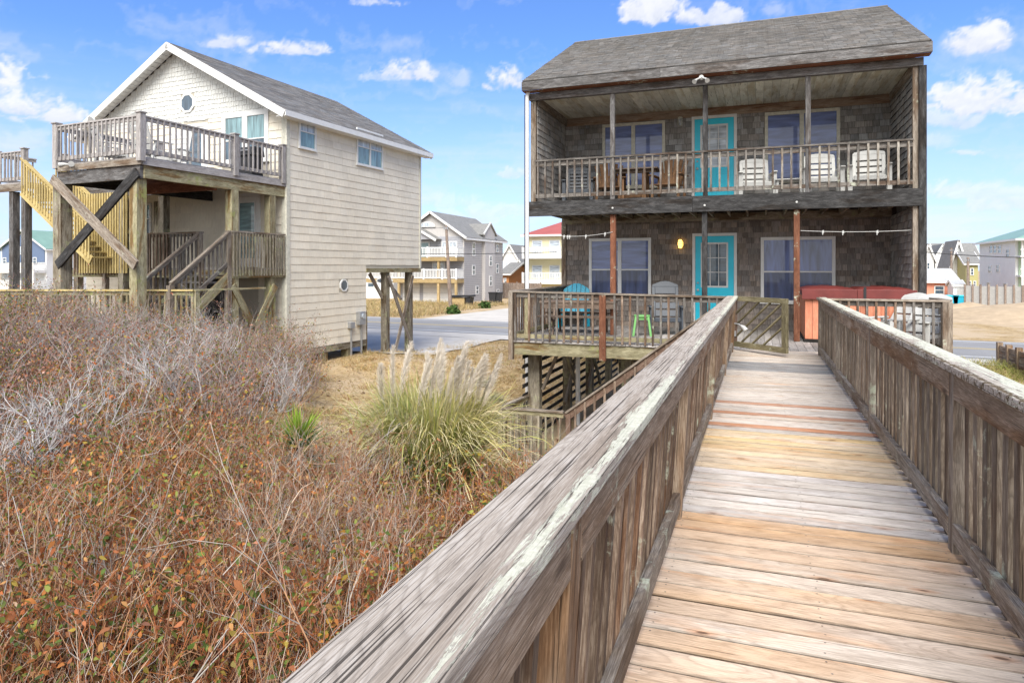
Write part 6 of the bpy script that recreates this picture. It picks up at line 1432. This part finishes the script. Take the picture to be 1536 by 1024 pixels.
# silvery tussocks near the deck corner
for px,py,lab in ((740,575,'silvery green tussock in the dry yard between pampas and deck'),(765,590,'small silvery tussock closest to the deck corner stair'),(725,560,'silvery tussock farthest up the yard behind the pampas plumes')):
    p=pz(px,py+8,.05); r=root('grass_tussock',(p.x,p.y,float(gh(p.x,p.y))),lab,'grass tuft'); n=420; pos=np.concatenate([rng.normal(0,.12,(n,2)),np.zeros((n,1))],1); mesh_np('blades',*blades(n,pos,.25,.6,.008,[(.30,.33,.20),(.38,.38,.24),(.46,.40,.24)],.7,.4),M['foliage'],r)
# 4. pampas grass
p=pd(645,402,7.75); pg=root('pampas_grass',(p.x,p.y,float(gh(p.x,p.y))),'large arching pampas grass clump with feathery pale plumes in the middle of the scrub','pampas grass')
n=5200; S=9; az=rng.uniform(0,2*math.pi,n); inc=np.where(rng.uniform(0,1,n)<.35,np.abs(rng.normal(0,.33,n)),np.abs(rng.normal(0,.20,n)))+.02; rad=np.sqrt(rng.uniform(0,1,n))*.36
B_=np.stack([np.cos(az)*rad,np.sin(az)*rad,np.zeros(n)],-1)+rng.normal(0,.03,(n,3))*[1,1,0]; D=unit(np.stack([np.cos(az)*np.tan(inc),np.sin(az)*np.tan(inc),np.ones(n)],-1)); L=rng.uniform(.85,1.68,n)
P=curve(B_,D,L,S,0,.12); t=np.linspace(0,1,S)[None,:]; out=np.stack([np.cos(az),np.sin(az),np.zeros(n)],-1); dr=rng.uniform(.12,.55,n)
P+= out[:,None,:]*(t**2)[:,:,None]*(L*dr*.50)[:,None,None]; P[:,:,2]-= (t**3.2)*(L*dr*1.05)[:,None]; P[:,:,2]=np.maximum(P[:,:,2],.03)
W=unit(np.cross(out,np.array([0,0,1]))+rng.normal(0,.4,(n,3)))*(.0075*rng.uniform(.6,1.3,(n,1)))
gb=PAL([(.15,.25,.04),(.23,.32,.055),(.11,.20,.04),(.32,.38,.09)],n); st_=PAL([(.64,.55,.23),(.72,.64,.37),(.55,.48,.16),(.74,.62,.38)],n); dryf=np.clip(rng.normal(.16,.28,n)+.35*np.cos(az-.1),0,1)[:,None,None]; tt=np.clip((t-.46)/.54,0,1)[:,:,None]
f_=np.clip(tt*.95+dryf*.55,0,1); C=gb[:,None,:]*(1-f_)+st_[:,None,:]*f_
mesh_np('leaf_blades',*ribbon(P,W,np.array([.8,1,1,1,.9,.8,.65,.4,.1]),C),M['foliage'],pg)
for k in range(22):
    a=rng.uniform(0,2*math.pi); lean=np.array([-.12+.40*k/21+rng.uniform(-.04,.04)+.08,rng.uniform(-.1,.3),1.0]); lean/=np.linalg.norm(lean); b0=np.array([-.38+.70*k/21+rng.uniform(-.05,.05),rng.uniform(-.1,.25),0]); H=rng.uniform(1.48,1.88); S2=8
    b0[0]-=.08
    P=curve(b0[None],lean[None],np.array([H]),S2,.09,.10)
    stem=tubes(P,np.linspace(.006,.003,S2)[None],np.ones((1,S2,3))*np.array([.55,.47,.27])); m_=900; tq=rng.uniform(.60,1.0,m_); s0=np.minimum((tq*(S2-1)).astype(int),S2-2); fr=(tq*(S2-1)-s0)[:,None]; Bq=P[0,s0]*(1-fr)+P[0,s0+1]*fr
    Dh=unit(lean[None]*1.3+rdir(m_)*.5+np.array([[.15,0,0]])); prof=np.sin(np.clip((tq-.58)/.44,0,1)*math.pi)**.6; Lh=(.04+.12*prof*rng.uniform(.6,1.15))*rng.uniform(.6,1.2,m_); Ph=curve(Bq,Dh,Lh,4,.35,.2); Wh=unit(np.cross(Dh,rdir(m_)))*(.0016*rng.uniform(.6,1.4,(m_,1)))
    hair=ribbon(Ph,Wh,[.7,1,.8,.3],PAL([(.78,.71,.60),(.82,.76,.67),(.70,.62,.50)],m_,.1)[:,None,:]*np.ones((1,4,1))); mesh_np('plume',*join([stem,hair]),M['foliage'],pg)
# 5. yucca
p=pd(446,402,6.9); yk=root('yucca',(p.x,p.y,float(gh(p.x,p.y))+.13),'small spiky yucca with bright green sword leaves in the scrub left of the pampas','yucca')
MB().tube([(0,0,-.05),(0.01,0,.25),(0,.01,.48)],[.04,.045,.03],8).build('trunk',M['fence_wood'],yk,local=True)
n=190; az=rng.uniform(0,2*math.pi,n); el=np.concatenate([rng.uniform(.25,1.5,120),rng.uniform(-.8,.3,70)]); D=np.stack([np.cos(az)*np.cos(el),np.sin(az)*np.cos(el),np.sin(el)],-1); B_=np.zeros((n,3)); B_[:,2]=np.where(el>.25,rng.uniform(.42,.52,n),rng.uniform(.2,.42,n)); L=rng.uniform(.32,.48,n); P=curve(B_,D,L,5,.06,.05); W=unit(np.cross(D,np.array([0,0,1])+rng.normal(0,.2,(n,3))))*.012
c0_=np.where(el[:,None]>.25,np.where(el[:,None]>.8,[[.24,.36,.04]],[[.09,.16,.05]]),[[.12,.16,.10]])*rng.uniform(.75,1.2,(n,1)); mesh_np('sword_leaves',*ribbon(P,W,[.9,1,.85,.5,.04],c0_[:,None,:]*np.linspace(.7,1.25,5)[None,:,None]),M['foliage'],yk)
# ------------------------------------------------------------------ sky, sun, camera
SUN_EL,SUN_AZ=R(47),R(166)      # azimuth from +Y clockwise: behind the camera, to the right
w=bpy.data.worlds.new('World'); sc.world=w; w.use_nodes=True; nt=w.node_tree; nt.nodes.clear()
out=nt.nodes.new('ShaderNodeOutputWorld'); bg=nt.nodes.new('ShaderNodeBackground'); lk(nt,bg.outputs[0],out.inputs[0])
sk=nd(nt,'ShaderNodeTexSky',sky_type='NISHITA',sun_disc=False); sk.sun_elevation=SUN_EL; sk.sun_rotation=SUN_AZ; sk.altitude=0; sk.air_density=SKY_AIR; sk.dust_density=.3; sk.ozone_density=3.0
gn=mix(nt,1.0,sk.outputs[0],SKY_GAIN,'MULTIPLY')
# white fill added to the unseen sky behind the viewer, brightening the porch
spv=nd(nt,'ShaderNodeSeparateXYZ'); lk(nt,nd(nt,'ShaderNodeTexCoord').outputs['Generated'],spv.inputs[0]); ov=math_(nt,'MULTIPLY',math_(nt,'SUBTRACT',.05,spv.outputs[1]),1.6,None,True); gn=mix(nt,math_(nt,'MULTIPLY',ov,.85),gn,BACK_FILL); lk(nt,gn,bg.inputs[0]); bg.inputs[1].default_value=SKY_STR
# cloud dome far beyond everything: thin glowing cloud where its vertices carry cloud, clear elsewhere
def vnoise(x,y,seed):
    g=np.random.default_rng(seed); T=g.uniform(0,1,(256,256)); xi=np.floor(x).astype(int); yi=np.floor(y).astype(int); fx=x-xi; fy=y-yi
    fx=fx*fx*fx*(fx*(fx*6-15)+10); fy=fy*fy*fy*(fy*(fy*6-15)+10); a=T[xi%256,yi%256];b_=T[(xi+1)%256,yi%256];c_=T[xi%256,(yi+1)%256];d_=T[(xi+1)%256,(yi+1)%256]
    return (a*(1-fx)+b_*fx)*(1-fy)+(c_*(1-fx)+d_*fx)*fy
def fbm(x,y,seed,octv=6,g=.55):
    r=0;a=1;t=0
    for k in range(octv): r=r+a*vnoise(x,y,seed+k); t+=a; a*=g; x=x*2.03+17.3; y=y*2.03+9.1
    return r/t
na,ne=1100,420
A_=np.linspace(R(-78),R(78),na); E_=R(-1.5)+(R(52)+R(1.5))*np.linspace(0,1,ne)**1.25; aa,ee=np.meshgrid(A_,E_)
tx=np.tan(np.clip(aa,-1.3,1.3)); ty=np.tan(ee)/np.cos(np.clip(aa,-1.3,1.3))
qx=CX+FPX*tx; qy=CY-FPX*ty                                # handy units for laying the clouds out around the horizon
sxx,syy=aa/R(1),ee/R(1)
wx=fbm(sxx*.45,syy*.45,40,4)-.5; wy=fbm(sxx*.45,syy*.45,60,4)-.5
n1_=fbm(sxx*.42+wx*2,syy*.62+wy*2,1,7,.58); n2_=fbm(sxx*1.1+wx*3,syy*1.5+wy*3,21,6,.6)
alpha=np.zeros_like(aa); bright=np.ones_like(aa)
CL=[(30,160,70,22,1),(100,172,58,14,1),(-70,150,120,40,1),(338,64,36,9,.8),(430,76,58,11,.95),(612,110,40,14,.95),(585,117,40,8,.5),(752,122,34,17,1),(690,120,24,14,.35),(985,20,72,20,1.0),(1060,26,55,15,.9),(1165,16,24,12,.35),(1466,64,40,22,1),(1478,152,74,28,1),(1420,180,60,14,.7),(1455,288,110,15,.55),(1540,305,90,18,.5),(768,260,28,7,.5),(572,4,34,7,.7),(720,325,100,14,.35),(660,305,60,10,.3),(30,215,60,16,.3),(800,293,30,7,.35),(1450,229,24,4,.6),(-40,300,160,26,.3),(130,290,120,20,.2),(1400,215,50,10,.25),(1320,75,50,10,.22),(1220,55,40,8,.25),(1750,120,160,50,.9),(2000,200,200,60,.8),(-400,120,200,60,.8)]
for i_,(px,py,rx,ry,st) in enumerate(CL):
    u=(qx-px)/(rx*1.25)+wx*.5; v_=(py-qy)/(ry*1.5)+wy*.5; v3=np.where(v_<0,v_*1.7,v_*.9); dn=1-(u*u+v3*v3)
    h=np.clip(dn+(n1_-.5)*2.6+(n2_-.5)*1.5,-1,1.6); m_=np.clip((h-.02)/1.0,0,1); m_=m_*m_*(3-2*m_)*st*.9*np.clip((dn+.9)/.5,0,1)
    sh_=np.clip(.62+.42*v_+(n2_-.5)*1.3,0,1); bright=np.where(m_>alpha,sh_,bright); alpha=np.maximum(alpha,m_)
low=np.clip(1-syy/17.,0,1); st_n=fbm(sxx*.10+wx,syy*.75,80,6,.55); st_m=np.clip((st_n-.46)/.22,0,1)*low*.55
veil=np.clip(low**1.2*.74,0,1); base_a=1-(1-veil)*(1-st_m); cir=np.clip((fbm(sxx*.12+wx*1.5,syy*.34+wy,120,7,.6)-.53)/.3,0,1)*.32*np.clip(syy/6,0,1); base_a=1-(1-base_a)*(1-cir); st_m=np.maximum(st_m,cir); tot=1-(1-base_a)*(1-alpha)
cA=np.array(CLOUD_LO)[None,None,:]*(1-bright[...,None])+np.array(CLOUD_HI)[None,None,:]*bright[...,None]; cB=np.array(HORIZ)[None,None,:]*(1-st_m[...,None])+np.array(CLOUD_HI)[None,None,:]*.97*st_m[...,None]
k_=(alpha/np.maximum(tot,1e-4))[...,None]; cc_=cA*k_+cB*(1-k_)
RAD=1600.; vv=np.stack([np.sin(aa-YAW)*np.cos(ee),np.cos(aa-YAW)*np.cos(ee),np.sin(ee)],-1).reshape(-1,3)*RAD+np.array([0,0,EYE]); ii=np.arange(na*ne).reshape(ne,na); ff=np.stack([ii[:-1,:-1],ii[:-1,1:],ii[1:,1:],ii[1:,:-1]],-1).reshape(-1,4)
ms=bpy.data.materials.new('sky_clouds'); ms.use_nodes=True; mt_=ms.node_tree; mt_.nodes.clear(); oo=mt_.nodes.new('ShaderNodeOutputMaterial'); vc=nd(mt_,'ShaderNodeVertexColor',layer_name='tint'); em_=nd(mt_,'ShaderNodeEmission'); tr_=nd(mt_,'ShaderNodeBsdfTransparent'); mx_=nd(mt_,'ShaderNodeMixShader'); lk(mt_,vc.outputs[0],em_.inputs[0]); lk(mt_,vc.outputs[1],mx_.inputs[0]); lk(mt_,tr_.outputs[0],mx_.inputs[1]); lk(mt_,em_.outputs[0],mx_.inputs[2]); lk(mt_,mx_.outputs[0],oo.inputs[0])
ms.cycles.emission_sampling='NONE'
dome=mesh_np('sky',vv,ff,cc_.reshape(-1,3),ms); ca_=dome.data.color_attributes['tint']; q_=np.ones((len(vv),4),np.float32); q_[:,:3]=cc_.reshape(-1,3); q_[:,3]=tot.ravel(); ca_.data.foreach_set('color',q_.ravel()); tag(dome,kind='structure')
s=bpy.data.lights.new('sun','SUN'); s.energy=SUN_STR; s.angle=R(SUN_ANG); s.color=(1,.965,.91); so=bpy.data.objects.new('sun',s); COL.objects.link(so)
sd=V((math.sin(SUN_AZ)*math.cos(SUN_EL),math.cos(SUN_AZ)*math.cos(SUN_EL),math.sin(SUN_EL))); so.rotation_euler=(-sd).to_track_quat('-Z','Y').to_euler(); so.location=(0,0,30)
cam=bpy.data.cameras.new('camera'); co=bpy.data.objects.new('camera',cam); COL.objects.link(co); sc.camera=co
cam.sensor_width=36; cam.lens=36*FPX/1536; cam.shift_y=-(512-CY)/1536; cam.clip_end=3000; cam.clip_start=.05
co.location=ORG; co.rotation_euler=(math.pi/2,0,YAW)
sc.view_settings.view_transform='Standard'; sc.view_settings.look='None'; sc.view_settings.exposure=EXPO; sc.view_settings.gamma=1
sc.cycles.max_bounces=6; sc.cycles.diffuse_bounces=3; sc.cycles.transparent_max_bounces=6
